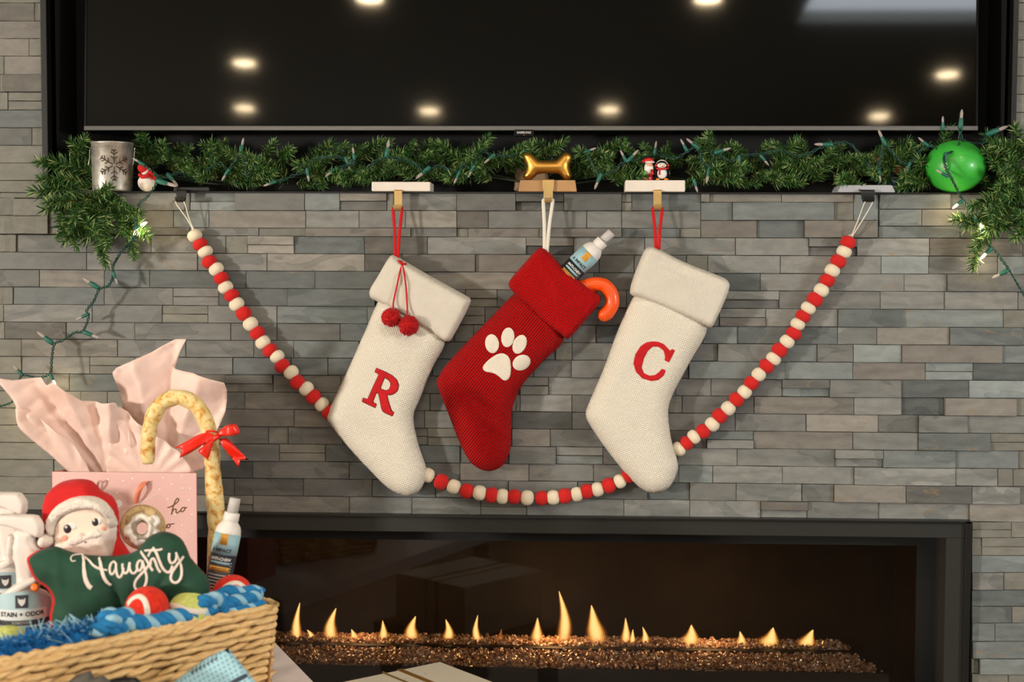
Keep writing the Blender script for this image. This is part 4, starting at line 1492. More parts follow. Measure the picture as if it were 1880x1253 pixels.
# ================================================================== evergreen garland
t = NT('pine_needle')
gi = t.n('ShaderNodeNewGeometry')
t.set(col=t.ramp(gi.outputs['Random Per Island'], [(0.0, srgb(22, 56, 26)), (0.35, srgb(52, 98, 42)), (0.7, srgb(108, 144, 72)), (1.0, srgb(186, 194, 130))]), rough=0.45, spec=0.4)
simple('pine_twig', srgb(104, 74, 40), 0.9, var=0.2, vscale=200)


def sprig_mesh(seed):
    """a twig 0.09 m long along +z with needles"""
    q = random.Random(seed)
    g = G()
    bend = q.uniform(-.012, .012)
    path = [Vector((bend * (k / 6) ** 2, 0, .09 * k / 6)) for k in range(7)]
    g.tube(path, [.0014 - .00013 * k for k in range(7)], 5)
    ntw = len(g.f)
    n = 135
    for i in range(n):
        s = (i + q.random()) / n
        s = s ** 0.9
        base = Vector((bend * s * s, 0, .09 * s))
        a = i * 2.399 + q.uniform(-.3, .3)
        out = Vector((math.cos(a), math.sin(a), 0))
        tilt = q.uniform(0.35, 0.95) * (1.0 if s < .93 else .4)
        L = q.uniform(.017, .026) * (1 - .25 * s)
        d = (out * math.sin(tilt + .25) + Vector((0, 0, math.cos(tilt + .25)))).normalized()
        tip = base + d * L + out * q.uniform(-.002, .002)
        w = d.cross(Vector((q.uniform(-1, 1), q.uniform(-1, 1), q.uniform(-1, 1)))).normalized() * .00095
        h = d.cross(w)
        mid = base.lerp(tip, .6) + out * .0006
        g.add([base + w, base - w * .5 + h * .8, base - w * .5 - h * .8, mid + w, mid - w * .5 + h * .8, mid - w * .5 - h * .8, tip],
              [(0, 1, 4, 3), (1, 2, 5, 4), (2, 0, 3, 5), (3, 4, 6), (4, 5, 6), (5, 3, 6)])
    me = bpy.data.meshes.new('sprig')
    me.from_pydata(g.v, [], g.f)
    me.materials.append(MATS['pine_needle']); me.materials.append(MATS['pine_twig'])
    for p in me.polygons:
        p.material_index = 1 if p.index < ntw else 0
    me.update()
    return me


SPR = [sprig_mesh(k) for k in range(6)]
rs_ = random.Random(21)
pine = thing('evergreen_garland', (P(940, 350, .05).x, 0.05, MZ), 'bushy artificial evergreen garland lying along the ledge and hanging over its ends', 'garland')


def sprig(p0, p1, big=1.0):
    d = p1 - p0
    if big > 1 and d.length < .078:
        d = d.normalized() * .078
    o = inst('sprig', SPR[rs_.randrange(6)], p0, None, None, pine)
    q = d.to_track_quat('Z', 'Y') @ Euler((0, 0, rs_.uniform(0, 6.28))).to_quaternion()
    o.rotation_euler = q.to_euler()
    k = d.length / .09
    kk = max(.75, min(1.15, k)) * big
    o.scale = (kk, kk, k)


# back row and front row along the ledge
x = 250
while x < 1745:
    for row in range(2):
        bx, by = x + rs_.uniform(-14, 14), (rs_.uniform(290, 326) if row == 0 else rs_.uniform(308, 338))
        Yb_ = rs_.uniform(.05, .10) if row == 0 else rs_.uniform(.02, .05)
        s = rs_.choice((-1, 1))
        tx = bx + s * rs_.uniform(15, 62)
        ty = max(264, by - rs_.uniform(4, 56)) if row == 0 else by + rs_.uniform(-34, 8)
        if row == 1 and any(a_ < q_ < b_ for q_ in (bx, tx) for a_, b_ in ((935, 1065), (1165, 1242), (235, 306))):
            continue
        sprig(P(bx, by, Yb_), P(tx, min(338, ty), Yb_ - rs_.uniform(.01, .055)), rs_.choice((1.0, 1.0, 1.25)))
    x += 14.4
for bx, by, Yb_, tx, ty, Yt in [
    (200, 330, .03, 100, 285, -.01), (180, 320, .03, 130, 262, .02), (190, 340, .02, 62, 345, -.03), (170, 350, .0, 85, 390, -.045), (200, 350, -.01, 120, 420, -.055), (210, 355, -.01, 160, 440, -.06),
    (150, 330, .0, 90, 330, -.03), (205, 350, -.01, 178, 455, -.06), (230, 370, -.03, 235, 440, -.06), (220, 360, -.02, 215, 430, -.07), (190, 372, -.02, 245, 392, -.06), (150, 370, -.03, 110, 365, -.07),
    (165, 372, -.02, 203, 346, -.06), (225, 390, -.04, 265, 420, -.06), (170, 390, -.04, 140, 425, -.06), (140, 320, .02, 95, 300, -.01), (195, 390, -.05, 190, 425, -.08), (235, 400, -.04, 250, 462, -.05),
    (160, 355, -.02, 145, 395, -.07), (205, 395, -.04, 245, 388, -.08), (258, 310, .08, 256, 262, .075), (280, 300, .08, 268, 268, .07), (120, 350, .0, 105, 410, -.05), (130, 300, .03, 150, 270, 0.0), (150, 400, -.04, 170, 415, -.08), (185, 415, -.05, 185, 465, -.06),
    (1870, 330, .0, 1818, 300, -.03), (1860, 300, .02, 1815, 250, -.01), (1870, 300, .02, 1868, 245, -.02), (1880, 330, -.01, 1830, 345, -.05), (1840, 350, -.02, 1785, 385, -.05), (1850, 380, -.03, 1775, 425, -.05), (1850, 400, -.04, 1790, 455, -.05),
    (1880, 380, -.03, 1820, 430, -.06), (1900, 380, -.03, 1865, 445, -.06), (1890, 340, -.02, 1850, 300, -.06), (1900, 300, .0, 1870, 280, -.04), (1880, 360, -.02, 1810, 375, -.06), (1820, 400, -.03, 1768, 405, -.05), (1800, 420, -.03, 1785, 470, -.04), (1910, 420, -.03, 1880, 400, -.06),
    (1870, 350, -.03, 1830, 395, -.075), (1900, 350, -.03, 1845, 365, -.07), (1850, 310, .01, 1826, 280, -.03), (1900, 280, .02, 1840, 265, .0), (1930, 340, .0, 1880, 320, -.05), (1940, 300, .0, 1890, 250, -.02), (1850, 420, -.04, 1830, 400, -.08),
    (1710, 325, .04, 1690, 300, .0), (1700, 340, .03, 1660, 335, -.01), (1840, 350, .05, 1812, 335, .02), (1720, 300, .08, 1735, 262, .06)]:
    sprig(P(bx, by, Yb_), P(tx, ty, Yt), 1.3)
for k in range(14):
    a = rs_.uniform(0, 6.28); q = rs_.uniform(.2, 1)
    cx, cy = 165 + 50 * q * math.cos(a), 388 + 38 * q * math.sin(a)
    sprig(P(cx, cy, -.035), P(cx + rs_.uniform(-55, 30), cy + rs_.uniform(-25, 60), -.035 - rs_.uniform(.005, .045)))
for k in range(26):
    a = rs_.uniform(0, 6.28); q = rs_.uniform(.2, 1)
    cx, cy = 1885 + 45 * q * math.cos(a), 345 + 80 * q * math.sin(a)
    sprig(P(cx, cy, -.035), P(max(1815 if cy < 375 else 1770, cx + rs_.uniform(-75, 20)), cy + rs_.uniform(-45, 45), -.035 - rs_.uniform(.005, .045)))
g = G()
for yoff, Yc in ((326, .07), (332, .045)):
    g.tube(smooth_path([P(x, yoff + 7 * math.sin(x * .021 + yoff), Yc + .008 * math.sin(x * .013)) for x in range(190, 1880, 45)], 3), .0022, 6)
g.tube(smooth_path([P(190, 330, .05), P(195, 350, -.02), P(205, 385, -.04), P(200, 415, -.05)], 4), .002, 6)
g.tube(smooth_path([P(1845, 330, .05), P(1858, 350, -.02), P(1870, 385, -.04), P(1880, 415, -.045)], 4), .002, 6)
simple('wire_dark', srgb(34, 44, 26), .8, var=.1)
g.obj('branch_wire', 'wire_dark', pine)

# ================================================================== string of mini lights
simple('wire_green', srgb(16, 62, 52), 0.45, var=0.1, vscale=100)
simple('socket_green', srgb(30, 98, 82), 0.45, var=0.08, vscale=100)
t = NT('bulb_clear')
t.set(col=srgb(226, 214, 208), rough=0.1, trans=0.6, ior=1.35)
emit('bulb_lit', (1.0, 0.72, 0.34, 1), 9.0)
lights = thing('string_lights', (P(940, 350, 0).x, 0, MZ), 'green wired string of mini bulbs woven through the evergreen garland, hanging at both ends', 'string lights')


def twisted(px, amp=.0021, r=.0012, pitch=.018):
    path = smooth_path([P(*p) for p in px], 8)
    T, L = 0, 0
    a, b = [], []
    for i, p in enumerate(path):
        if i:
            L += (p - path[i - 1]).length
        d = (path[min(i + 1, len(path) - 1)] - path[max(0, i - 1)]).normalized()
        n = d.cross(Vector((0, 1, 0)))
        n = n.normalized() if n.length > 1e-4 else Vector((1, 0, 0))
        m = d.cross(n)
        an = L / pitch * 2 * math.pi
        o = (n * math.cos(an) + m * math.sin(an)) * amp
        a.append(p + o); b.append(p - o)
    return G().tube(a, r, 6).tube(b, r, 6)


YW = -0.048
hang_l = [(250, 292, -.03), (266, 304, -.05), (283, 318, -.052), (287, 336, -.055), (270, 362, -.055), (256, 374, -.052), (248, 400, -.07), (250, 425, -.075), (241, 445, -.07), (225, 460, -.055), (208, 488, -.045), (208, 505, -.045), (200, 524, -.048), (183, 531, -.048), (172, 553, -.045), (159, 571, -.042), (163, 582, -.04), (152, 608, -.042), (137, 611, -.042), (116, 625, -.042), (100, 632, -.042), (95, 660, -.045), (92, 686, -.05), (70, 694, -.05), (40, 690, -.05), (31, 718, -.045), (20, 740, -.045), (-30, 752, -.045)]
mant = [(283, 318, -.045), (300, 326, -.035), (330, 318, -.02), (352, 330, 0), (400, 300, 0), (420, 312, .0), (440, 284, .0), (450, 302, -.01), (455, 326, -.015), (470, 305, -.01), (505, 332, -.02), (540, 322, -.015), (563, 312, -.02), (575, 294, -.01), (600, 289, -.01), (630, 290, -.01), (652, 300, -.015), (622, 308, -.02), (642, 316, -.02), (670, 312, -.02), (690, 296, -.015), (710, 290, -.015), (740, 293, -.01), (765, 302, -.01), (780, 316, -.015), (806, 305, .0), (842, 316, -.01), (850, 300, -.01), (866, 308, -.015), (884, 278, .0), (905, 285, -.01), (940, 286, .0), (965, 279, .02), (1000, 284, .05), (1040, 292, .03), (1075, 280, .0), (1100, 322, -.02), (1130, 308, -.015), (1150, 297, -.015), (1172, 294, .0), (1201, 284, .03), (1240, 290, .0), (1262, 278, -.01), (1280, 270, -.015), (1290, 296, -.02), (1302, 306, -.02), (1314, 298, -.02), (1309, 278, -.015), (1340, 296, -.01), (1362, 286, -.01), (1400, 283, .0), (1430, 276, .0), (1470, 286, -.005), (1520, 266, -.005), (1560, 264, .0), (1590, 300, -.015), (1612, 312, -.02), (1616, 290, -.02), (1626, 268, -.02), (1650, 294, -.02), (1670, 300, -.02), (1700, 268, -.01), (1728, 276, -.02), (1757, 276, -.035), (1763, 238, -.03), (1768, 258, -.02), (1800, 264, .0), (1812, 246, -.01), (1835, 234, -.01)]
hang_r = [(1757, 276, -.035), (1735, 285, -.055), (1736, 306, -.072), (1748, 330, -.07), (1762, 358, -.05), (1780, 385, -.045), (1790, 410, -.05), (1812, 445, -.045), (1830, 466, -.045), (1850, 492, -.045), (1880, 542, -.045), (1910, 590, -.045)]
g = twisted(hang_l, .0020)
g.obj('wire', 'wire_green', lights)
twisted(mant, .0022, .0011, .03).obj('wire', 'wire_green', lights)
twisted(hang_r, .0020).obj('wire', 'wire_green', lights)
sock_me = mesh_data('socket', *(lambda g: (g.v, g.f))(G().lathe([(.0024, 0), (.0042, .002), (.0046, .010), (.0040, .019), (.0036, .020)], seg=14)), 'socket_green')
bl = G().lathe([(.0026, 0), (.0030, .004), (.0030, .010), (.0020, .0145), (.0008, .0175)], seg=12)
bulb_me = mesh_data('bulb', bl.v, bl.f, 'bulb_clear')
lit_me = mesh_data('bulb', bl.v, bl.f, 'bulb_lit')


def bulb(sx, sy, tx, ty, Y, lit=False, dy=0.0):
    a, b = P(sx, sy, Y), P(tx, ty, Y + dy)
    d = (b - a).normalized()
    q = d.to_track_quat('Z', 'Y').to_euler()
    L = (b - a).length
    k = max(.75, min(1.25, L / .0355))
    so = inst('socket', sock_me, a, q, (k, k, k), lights)
    bo = bpy.data.objects.new('bulb', lit_me if lit else bulb_me)
    COL.objects.link(bo); bo.parent = so; bo.location = (0, 0, .0192)
    if lit:
        ld = bpy.data.lights.new('bulb_light', 'POINT'); ld.energy, ld.color, ld.shadow_soft_size = 0.12, (1.0, .74, .38), .004
        lo = bpy.data.objects.new('bulb_light', ld); COL.objects.link(lo); lo.parent = so; lo.location = (0, -.006, .034)


for sx, sy, tx, ty, Y, *o in [
    (266, 304, 244, 291, -.052), (286, 331, 324, 342, -.055), (306, 318, 326, 341, -.03), (246, 421, 266, 409, -.072, 1), (240, 445, 249, 425, -.068, 1), (182, 530, 152, 511, -.048), (207, 498, 212, 512, -.045), (163, 577, 141, 586, -.042), (152, 609, 182, 621, -.042),
    (98, 632, 69, 610, -.042), (42, 690, 27, 674, -.05), (92, 686, 100, 704, -.05, 1), (26, 728, 42, 756, -.047, 1),
    (442, 282, 447, 254, .0), (421, 310, 409, 329, -.005), (472, 306, 455, 301, -.01), (508, 333, 494, 338, -.02), (563, 308, 566, 326, -.02), (620, 308, 598, 324, -.02), (634, 288, 642, 311, -.012), (651, 296, 648, 272, -.01), (709, 290, 714, 257, -.015),
    (790, 306, 764, 328, -.012), (845, 314, 835, 334, -.01), (872, 302, 859, 326, -.015), (909, 283, 891, 298, -.01), (958, 281, 978, 273, .02), (1070, 281, 1086, 275, .0), (1104, 318, 1092, 347, -.02), (1151, 298, 1171, 276, -.015), (1151, 299, 1142, 282, -.015),
    (1201, 287, 1205, 260, .03), (1262, 279, 1253, 262, -.01), (1284, 274, 1261, 255, -.015), (1310, 282, 1341, 272, -.015), (1357, 285, 1357, 305, -.01), (1303, 306, 1297, 336, -.02), (1273, 328, 1280, 351, -.02), (1530, 266, 1496, 265, -.005), (1626, 268, 1613, 239, -.02),
    (1612, 308, 1616, 330, -.02), (1672, 297, 1663, 317, -.02), (1706, 270, 1690, 256, -.01), (1763, 238, 1766, 202, -.03), (1736, 280, 1733, 312, -.055), (1731, 240, 1731, 214, .03), (1742, 325, 1729, 318, -.07), (1810, 248, 1850, 232, -.01),
    (1770, 366, 1760, 374, -.047, 1), (1788, 398, 1796, 408, -.05, 1), (1822, 454, 1800, 476, -.045, 1), (1852, 496, 1822, 511, -.045), (1395, 284, 1408, 300, .0)]:
    bulb(sx, sy, tx, ty, Y, bool(o))

# ================================================================== things on the ledge
t = NT('galvanised')
nz = t.noise(t.coord(), 60, 5, .6)
t.set(col=t.ramp(nz, [(.3, srgb(158, 154, 146)), (.7, srgb(216, 210, 200))]), rough=0.40, metal=0.72)
t.bump(t.noise(t.coord(), 240, 2), .15, .0006)
simple('cut_dark', srgb(70, 58, 42), 0.8, var=0.1)
YB_ = 0.005
bc = P(207, 350, YB_); br = 38.5 * M_PX(YB_ - .04)
bz = P(207, 262, YB_).z - MZ
bk = thing('tin_pail', (bc.x, YB_, MZ), 'galvanised tin pail with a punched snowflake standing in the evergreen garland', 'pail')
G().lathe([(br * .93, 0), (br * .95, .002), (br * .96, .004), (br, bz - .004), (br * 1.03, bz - .003), (br * 1.03, bz), (br * .98, bz), (br * .96, bz - .003), (br * .93, .006), (.001, .006)], (bc.x, YB_, MZ), seg=40).obj('pail_body', 'galvanised', bk)


def on_pail(x, z, lift=.0004):
    """x, z metres on the unrolled pail front"""
    rr = br * (.955 + .045 * z / bz) + lift
    a = x / br
    return Vector((bc.x + rr * math.sin(a), YB_ - rr * math.cos(a), MZ + z))


g = G()
pc = P(209, 303, YB_ - br)
zc = pc.z - MZ; xc = (pc.x - bc.x)


def stroke2d(g, a, b, w):
    n = 6
    path = [on_pail(a[0] + (b[0] - a[0]) * k / n, a[1] + (b[1] - a[1]) * k / n) for k in range(n + 1)]
    g.tube(path, w, 6, flat=(1, .4), up=(0, 1, 0))


for k in range(6):
    a = R(90 + k * 60)
    d = Vector((math.cos(a), math.sin(a)))
    L_ = .030
    o = Vector((xc, zc))
    stroke2d(g, o + d * .003, o + d * L_, .0011)
    for s, l in ((.38, .008), (.66, .0085), (.86, .006)):
        for sg in (-1, 1):
            e = Vector((math.cos(a + sg * .85), math.sin(a + sg * .85)))
            stroke2d(g, o + d * L_ * s, o + d * L_ * s + e * l, .0010)
g.obj('snowflake', 'cut_dark', bk)
g = G()
for zz in (bz - .011, .010):
    for k in range(-9, 10):
        g.sphere(on_pail(k * .0062, zz, .0), .0007, 6, 4)
g.obj('punched_dots', 'cut_dark', bk)
for s in (-1, 1):
    G().tube([Vector((bc.x + s * (br + .001), YB_, MZ + bz - .012)), Vector((bc.x + s * (br + .004), YB_, MZ + bz - .010)), Vector((bc.x + s * (br + .004), YB_ - .004, MZ + bz - .03)), Vector((bc.x + s * (br + .0035), YB_ - .012, MZ + bz - .045))], .001, 6).obj('handle', 'galvanised', bk)

simple('snow_white', srgb(228, 220, 210), 0.7, var=.04, vscale=80, bump=.2, bscale=300)
simple('knit_red_small', srgb(196, 24, 22), 0.9, var=.15, vscale=150, bump=.6, bscale=600)
sp = thing('snowman_ornament', P(270, 352, -.01), 'small round snowman ornament with red hat and scarf beside the tin pail', 'ornament')
m = M_PX(-.01)
G().sphere(P(270, 336, -.012), (17 * m, 16 * m, 16 * m)).obj('snow_body', 'snow_white', sp)
G().sphere(P(268, 316, -.016), (9 * m, 9 * m, 9 * m)).obj('head', 'snow_white', sp)
G().sphere(P(263, 310, -.018), (11 * m, 10 * m, 9 * m), mtx=Matrix.Rotation(R(35), 3, 'Y')).tube([P(272, 316, -.022), P(284, 325, -.02), P(291, 332, -.014)], [.006, .005, .003], 10).obj('hat', 'knit_red_small', sp)
G().tube(smooth_path([P(256, 321, -.02), P(262, 325, -.027), P(272, 322, -.03), P(281, 327, -.02)], 4), .0035, 8).obj('scarf', 'knit_red_small', sp)

# tan wooden block behind the gold bone
o = Pillow(smooth_path([(946, 306), (965, 304), (998, 304), (1004, 308), (1004, 350), (948, 352), (945, 340), (944, 315)], 3, True), 0.075, .012, .012, 6, 4).obj('wooden_block', 'kraft')
tag(o, 'tan wooden block standing behind the gold bone holder', 'block')

# figurines on the white block
simple('fig_red', srgb(200, 20, 26), 0.35, var=.05, coat=.3)
simple('fig_white', srgb(232, 228, 222), 0.4, var=.03, coat=.3)
simple('fig_black', srgb(16, 16, 20), 0.3, var=0, coat=.3)
simple('fig_orange', srgb(240, 140, 30), 0.4, var=0)
simple('fig_green', srgb(120, 176, 96), 0.45, var=.05)
simple('fig_skin', srgb(226, 170, 140), 0.5, var=0)
YS = -0.002
m = M_PX(YS)
zs = P(1200, 331, -.026).z + .0002
f1 = thing('santa_figurine', (P(1191, 331, YS).x, YS, zs), 'tiny santa figurine holding a green sack on the white block', 'figurine')
Q = lambda px, py, dy=0: P(px, py, YS + dy)
G().lathe([(9 * m, 0), (9.5 * m, 1 * m), (9 * m, 7 * m), (7.5 * m, 14 * m), (5 * m, 22 * m)], (Q(1189, 331).x, YS, zs)).obj('coat', 'fig_red', f1)
G().sphere(Q(1191, 310, -.004), (8.5 * m, 6 * m, 12 * m)).obj('beard', 'fig_white', f1)
G().sphere(Q(1192, 303, -.006), (6 * m, 5 * m, 4 * m)).obj('face', 'fig_skin', f1)
G().sphere(Q(1191, 295, -.002), (9.5 * m, 7 * m, 5.5 * m)).tube([Q(1186, 294), Q(1181, 297), Q(1180, 299)], [.004, .003, .002], 8).obj('hat', 'fig_red', f1)
G().sphere(Q(1193, 298, -.004), (9.2 * m, 6.5 * m, 2.6 * m)).obj('hat_brim', 'fig_white', f1)
G().sphere(Q(1183, 319, -.009), (4.5 * m, 3 * m, 6 * m)).obj('sack', 'fig_green', f1)
G().tube([Q(1196, 312, -.008), Q(1198, 319, -.010), Q(1192, 322, -.012)], .003, 8).obj('arm', 'fig_red', f1)
f2 = thing('penguin_figurine', (P(1216, 331, YS).x, YS, zs), 'tiny penguin figurine with red scarf and earmuffs on the white block', 'figurine')
G().sphere(Q(1216, 315, .001), (11.5 * m, 9 * m, 14 * m)).sphere(Q(1215, 303, .001), (10 * m, 8 * m, 8 * m)).obj('penguin_body', 'fig_black', f2)
G().sphere(Q(1215.5, 319, -.006), (9 * m, 5 * m, 9.5 * m)).sphere(Q(1215, 304, -.006), (8.5 * m, 4 * m, 5 * m)).obj('belly', 'fig_white', f2)
G().tube(smooth_path([Q(1205, 309, -.004), Q(1210, 310.5, -.0095), Q(1216, 310.5, -.011), Q(1222, 310, -.0095), Q(1227, 309, -.004)], 3), .0018, 7).tube([Q(1211, 311, -.010), Q(1210.5, 321, -.0115)], .0018, 6).obj('scarf', 'fig_red', f2)
for x in (1204.5, 1226):
    G().sphere(Q(x, 304, -.002), (2.6 * m, 3 * m, 3.2 * m), 10, 8).obj('earmuff', 'fig_red', f2)
G().tube(smooth_path([Q(1204.5, 302), Q(1208, 297), Q(1215, 294.5), Q(1222, 297), Q(1226, 302)], 4), .0010, 6).obj('earmuff_band', 'fig_white', f2)
G().sphere(Q(1216.5, 305.5, -.0105), (1.8 * m, 2 * m, 1.8 * m), 10, 8).obj('beak', 'fig_orange', f2)
for x in (1212, 1219.5):
    G().sphere(Q(x, 302.5, -.0098), .0009, 8, 6).obj('eye', 'fig_black', f2)
for x in (1207.5, 1223):
    G().sphere(Vector((Q(x, 329, -.006).x, YS - .008, zs + .0022)), (4.2 * m, 4.5 * m, 2.3 * m), 10, 8).obj('foot', 'fig_orange', f2)
for s in (-1, 1):
    G().sphere(Q(1216 + s * 12.5, 318, -.001), (2.4 * m, 3 * m, 7.5 * m), 10, 8).obj('wing', 'fig_black', f2)

# green ball and the half hidden figurine
simple('ball_green', srgb(58, 178, 60), 0.38, var=.10, vscale=12, coat=.15)
simple('ball_stand', srgb(20, 60, 24), 0.6, var=.1)
YGB = 0.0
m = M_PX(YGB)
gb = thing('green_ball', (P(1754, 350, YGB).x, YGB, MZ), 'plain glossy green ball ornament on the ledge wrapped by light string', 'ornament')
cz = P(1754, 306, YGB)
G().sphere(cz, (54 * m, 50 * m, cz.z - MZ - .0005), 40, 28).obj('ball', 'ball_green', gb)
simple('fig_blue', srgb(24, 54, 120), 0.6, var=.1, vscale=60, bump=.3, bscale=300)
simple('fig_brown', srgb(120, 66, 30), 0.7, var=.2, vscale=50, bump=.3, bscale=300)
bf = thing('blue_figurine', (P(1628, 350, .05).x, .05, MZ), 'little blue and brown figurine half buried in the evergreen garland', 'figurine')
G().lathe([(.020, 0), (.023, .01), (.020, .03), (.010, .042)], (P(1628, 350, .05).x, .05, MZ)).obj('coat', 'fig_blue', bf)
G().sphere(P(1606, 300, .05), (.017, .015, .017)).obj('head', 'fig_brown', bf)
G().sphere(P(1650, 312, .04), (.012, .011, .012)).obj('hand', 'fig_brown', bf)

# ================================================================== the table, the basket and its gifts
simple('table_white', srgb(242, 232, 230), 0.45, var=.02, vscale=6)
simple('table_leg', srgb(190, 180, 172), 0.5, var=.03)
RC_ = P(509, 1113, -0.55)            # right front rim corner of the basket
RIM = RC_.z
TZ = RIM - 0.165                    # table top
ta, tb = PZ(514, 1190, TZ), PZ(576, 1254, TZ)
e = (tb - ta); e.z = 0; e.normalize()
lf = Vector((e.y, -e.x, 0))         # to the left
A_ = ta - e * ((-0.045 - ta.y) / -e.y)
q4 = [A_, A_ + e * 1.05, A_ + e * 1.05 + lf * 1.15, A_ + lf * 1.15]
tab = thing('side_table', (sum((p.x for p in q4)) / 4, sum((p.y for p in q4)) / 4, 0), 'white table top under the wicker basket', 'table')
g = G()
v = [Vector((p.x, p.y, TZ)) for p in q4] + [Vector((p.x, p.y, TZ - .03)) for p in q4]
g.add(v, [(3, 2, 1, 0), (4, 5, 6, 7), (0, 1, 5, 4), (1, 2, 6, 5), (2, 3, 7, 6), (3, 0, 4, 7)])
g.obj('table_top', 'table_white', tab, smooth=False)
cen = sum(q4, Vector()) / 4
for p in q4:
    q = p.lerp(cen, .12)
    G().box((q.x - .022, q.y - .022, 0), (q.x + .022, q.y + .022, TZ - .03), .003).obj('leg', 'table_leg', tab, smooth=False)

# ---------------------------------------------------------------- basket
t = NT('wicker')
oi = t.n('ShaderNodeObjectInfo')
nz = t.noise(t.coord('Object', scale=(1, 1, 4)), 70, 4, .6)
c = t.ramp(nz, [(.25, srgb(198, 154, 96)), (.55, srgb(238, 202, 142)), (.8, srgb(248, 222, 172))])
c = t.mix(t.math('MULTIPLY', oi.outputs['Random'], .35), c, srgb(186, 140, 88))
t.set(col=c, rough=.55, spec=.4)
t.bump(t.noise(t.coord('Object', scale=(1, 1, 5)), 160, 3), .4, .001)
U = (PZ(0, 1217, RIM) - RC_); U.z = 0; U.normalize()
W_ = Vector((U.y, -U.x, 0))
if W_.y < 0: W_ = -W_
BLEN, BWID, BH = .56, .30, .165
NF = Vector((-W_.x, -W_.y, 0))       # outward normal of the front side
mid = RC_ + U * BLEN / 2 + W_ * BWID / 2
bas = thing('wicker_basket', (mid.x, mid.y, TZ), 'woven wicker basket filled with dog gifts on the white table', 'basket')
# a strand: flattened spindle along local x, slightly twisted
g = G()
n_ = 7
path, rr = [], []
for k in range(n_):
    s = k / (n_ - 1)
    path.append(Vector(((s - .5) * .044, -math.sin(s * math.pi) * .0035, (s - .5) * .0055)))
    rr.append(.0068 * (0.45 + .55 * math.sin(math.pi * min(1, max(0, s)) * .94 + .1)))
g.tube(path, rr, 8, flat=(1, 1.0))
strand_me = mesh_data('strand', g.v, g.f, 'wicker')
rk = random.Random(17)
rows = 14
face_rot = math.atan2(-U.y, -U.x)    # local +x runs along -U (to the right)
cnt = 0
inset = lambda z: .018 * (1 - z / BH)
for r_ in range(rows):
    z = .0075 + r_ * (BH - .012) / (rows - 1) * .985
    s = .024 + (.0165 if r_ % 2 else 0)
    while s < BLEN - .01:
        p = RC_ + U * s + W_ * inset(z) - Vector((0, 0, RIM - TZ - z))
        o = inst('strand', strand_me, p, (rk.uniform(-.3, .3), rk.uniform(-.15, .12), face_rot + rk.uniform(-.10, .10)), (rk.uniform(.9, 1.35), rk.uniform(.8, 1.2), rk.uniform(.68, .95)), bas)
        cnt += 1
        s += .0335
# strands bent around the near corner
for r_ in range(rows):
    z = .0075 + r_ * (BH - .012) / (rows - 1) * .985
    c_ = RC_ + W_ * inset(z) * .9 + U * (inset(z) * .6) - Vector((0, 0, RIM - TZ - z))
    ww = rk.uniform(.030, .042)
    G().tube(smooth_path([c_ + U * ww, c_ + U * ww * .5 + NF * .0025, c_ + U * .006 + NF * .001, c_ - U * .0005 + W_ * .006, c_ - U * .002 + W_ * ww * .6, c_ + W_ * ww], 3), [.0036 + .0022 * math.sin(math.pi * min(1, (i + 1) / 15)) for i in range(16)], 8).obj('corner_strand', 'wicker', bas)
# the other sides: joined weave
g = G()


def weave_side(p0, d, L, nrm):
    for r_ in range(rows):
        z = .0075 + r_ * (BH - .012) / (rows - 1) * .985
        s = .024 + (.0165 if r_ % 2 else 0)
        while s < L - .02:
            c_ = p0 + d * s + nrm * (-inset(z)) - Vector((0, 0, RIM - TZ - z))
            k5 = [(q - .5) for q in (0, .25, .5, .75, 1)]
            sg = 1 if (int(s / .0335) + r_) % 2 else -1
            g.tube([c_ + d * (q * .044) + nrm * (.003 * sg * math.cos(q * math.pi)) + Vector((0, 0, q * .005)) for q in k5], [.0035, .006, .0068, .006, .0035], 6)
            s += .0335


BC = RC_ + W_ * BWID
weave_side(RC_, W_, BWID, -U)
weave_side(BC, U, BLEN, W_)
weave_side(RC_ + U * BLEN, W_, BWID, U)
o = g.obj('back_weave', 'wicker', bas); o['kind'] = 'stuff'
# liner and bottom so that no light comes through
g = G()
c4 = [RC_, RC_ + U * BLEN, BC + U * BLEN, BC]
def wallq(a, b, n):
    t0 = [a - n * .004, b - n * .004]
    v = [Vector((p.x, p.y, RIM - .004)) for p in t0] + [Vector((p.x - n.x * .016, p.y - n.y * .016, TZ + .004)) for p in t0[::-1]]
    v2 = [q - n * .003 for q in v]
    g.add(v + v2, [(0, 1, 2, 3), (7, 6, 5, 4), (0, 4, 5, 1), (1, 5, 6, 2), (2, 6, 7, 3), (3, 7, 4, 0)])
wallq(c4[0], c4[1], NF); wallq(c4[1], c4[2], U); wallq(c4[2], c4[3], W_); wallq(c4[3], c4[0], -U)
v = [Vector((p.x, p.y, TZ + .001)) for p in (p_.lerp(mid, .08) for p_ in c4)]
v = [Vector((q.x, q.y, TZ + .001)) for q in v] + [Vector((q.x, q.y, TZ + .006)) for q in v]
g.add(v, [(0, 1, 2, 3), (7, 6, 5, 4), (0, 4, 5, 1), (1, 5, 6, 2), (2, 6, 7, 3), (3, 7, 4, 0)])
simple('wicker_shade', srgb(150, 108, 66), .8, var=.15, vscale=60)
g.obj('frame', 'wicker_shade', bas, smooth=False)
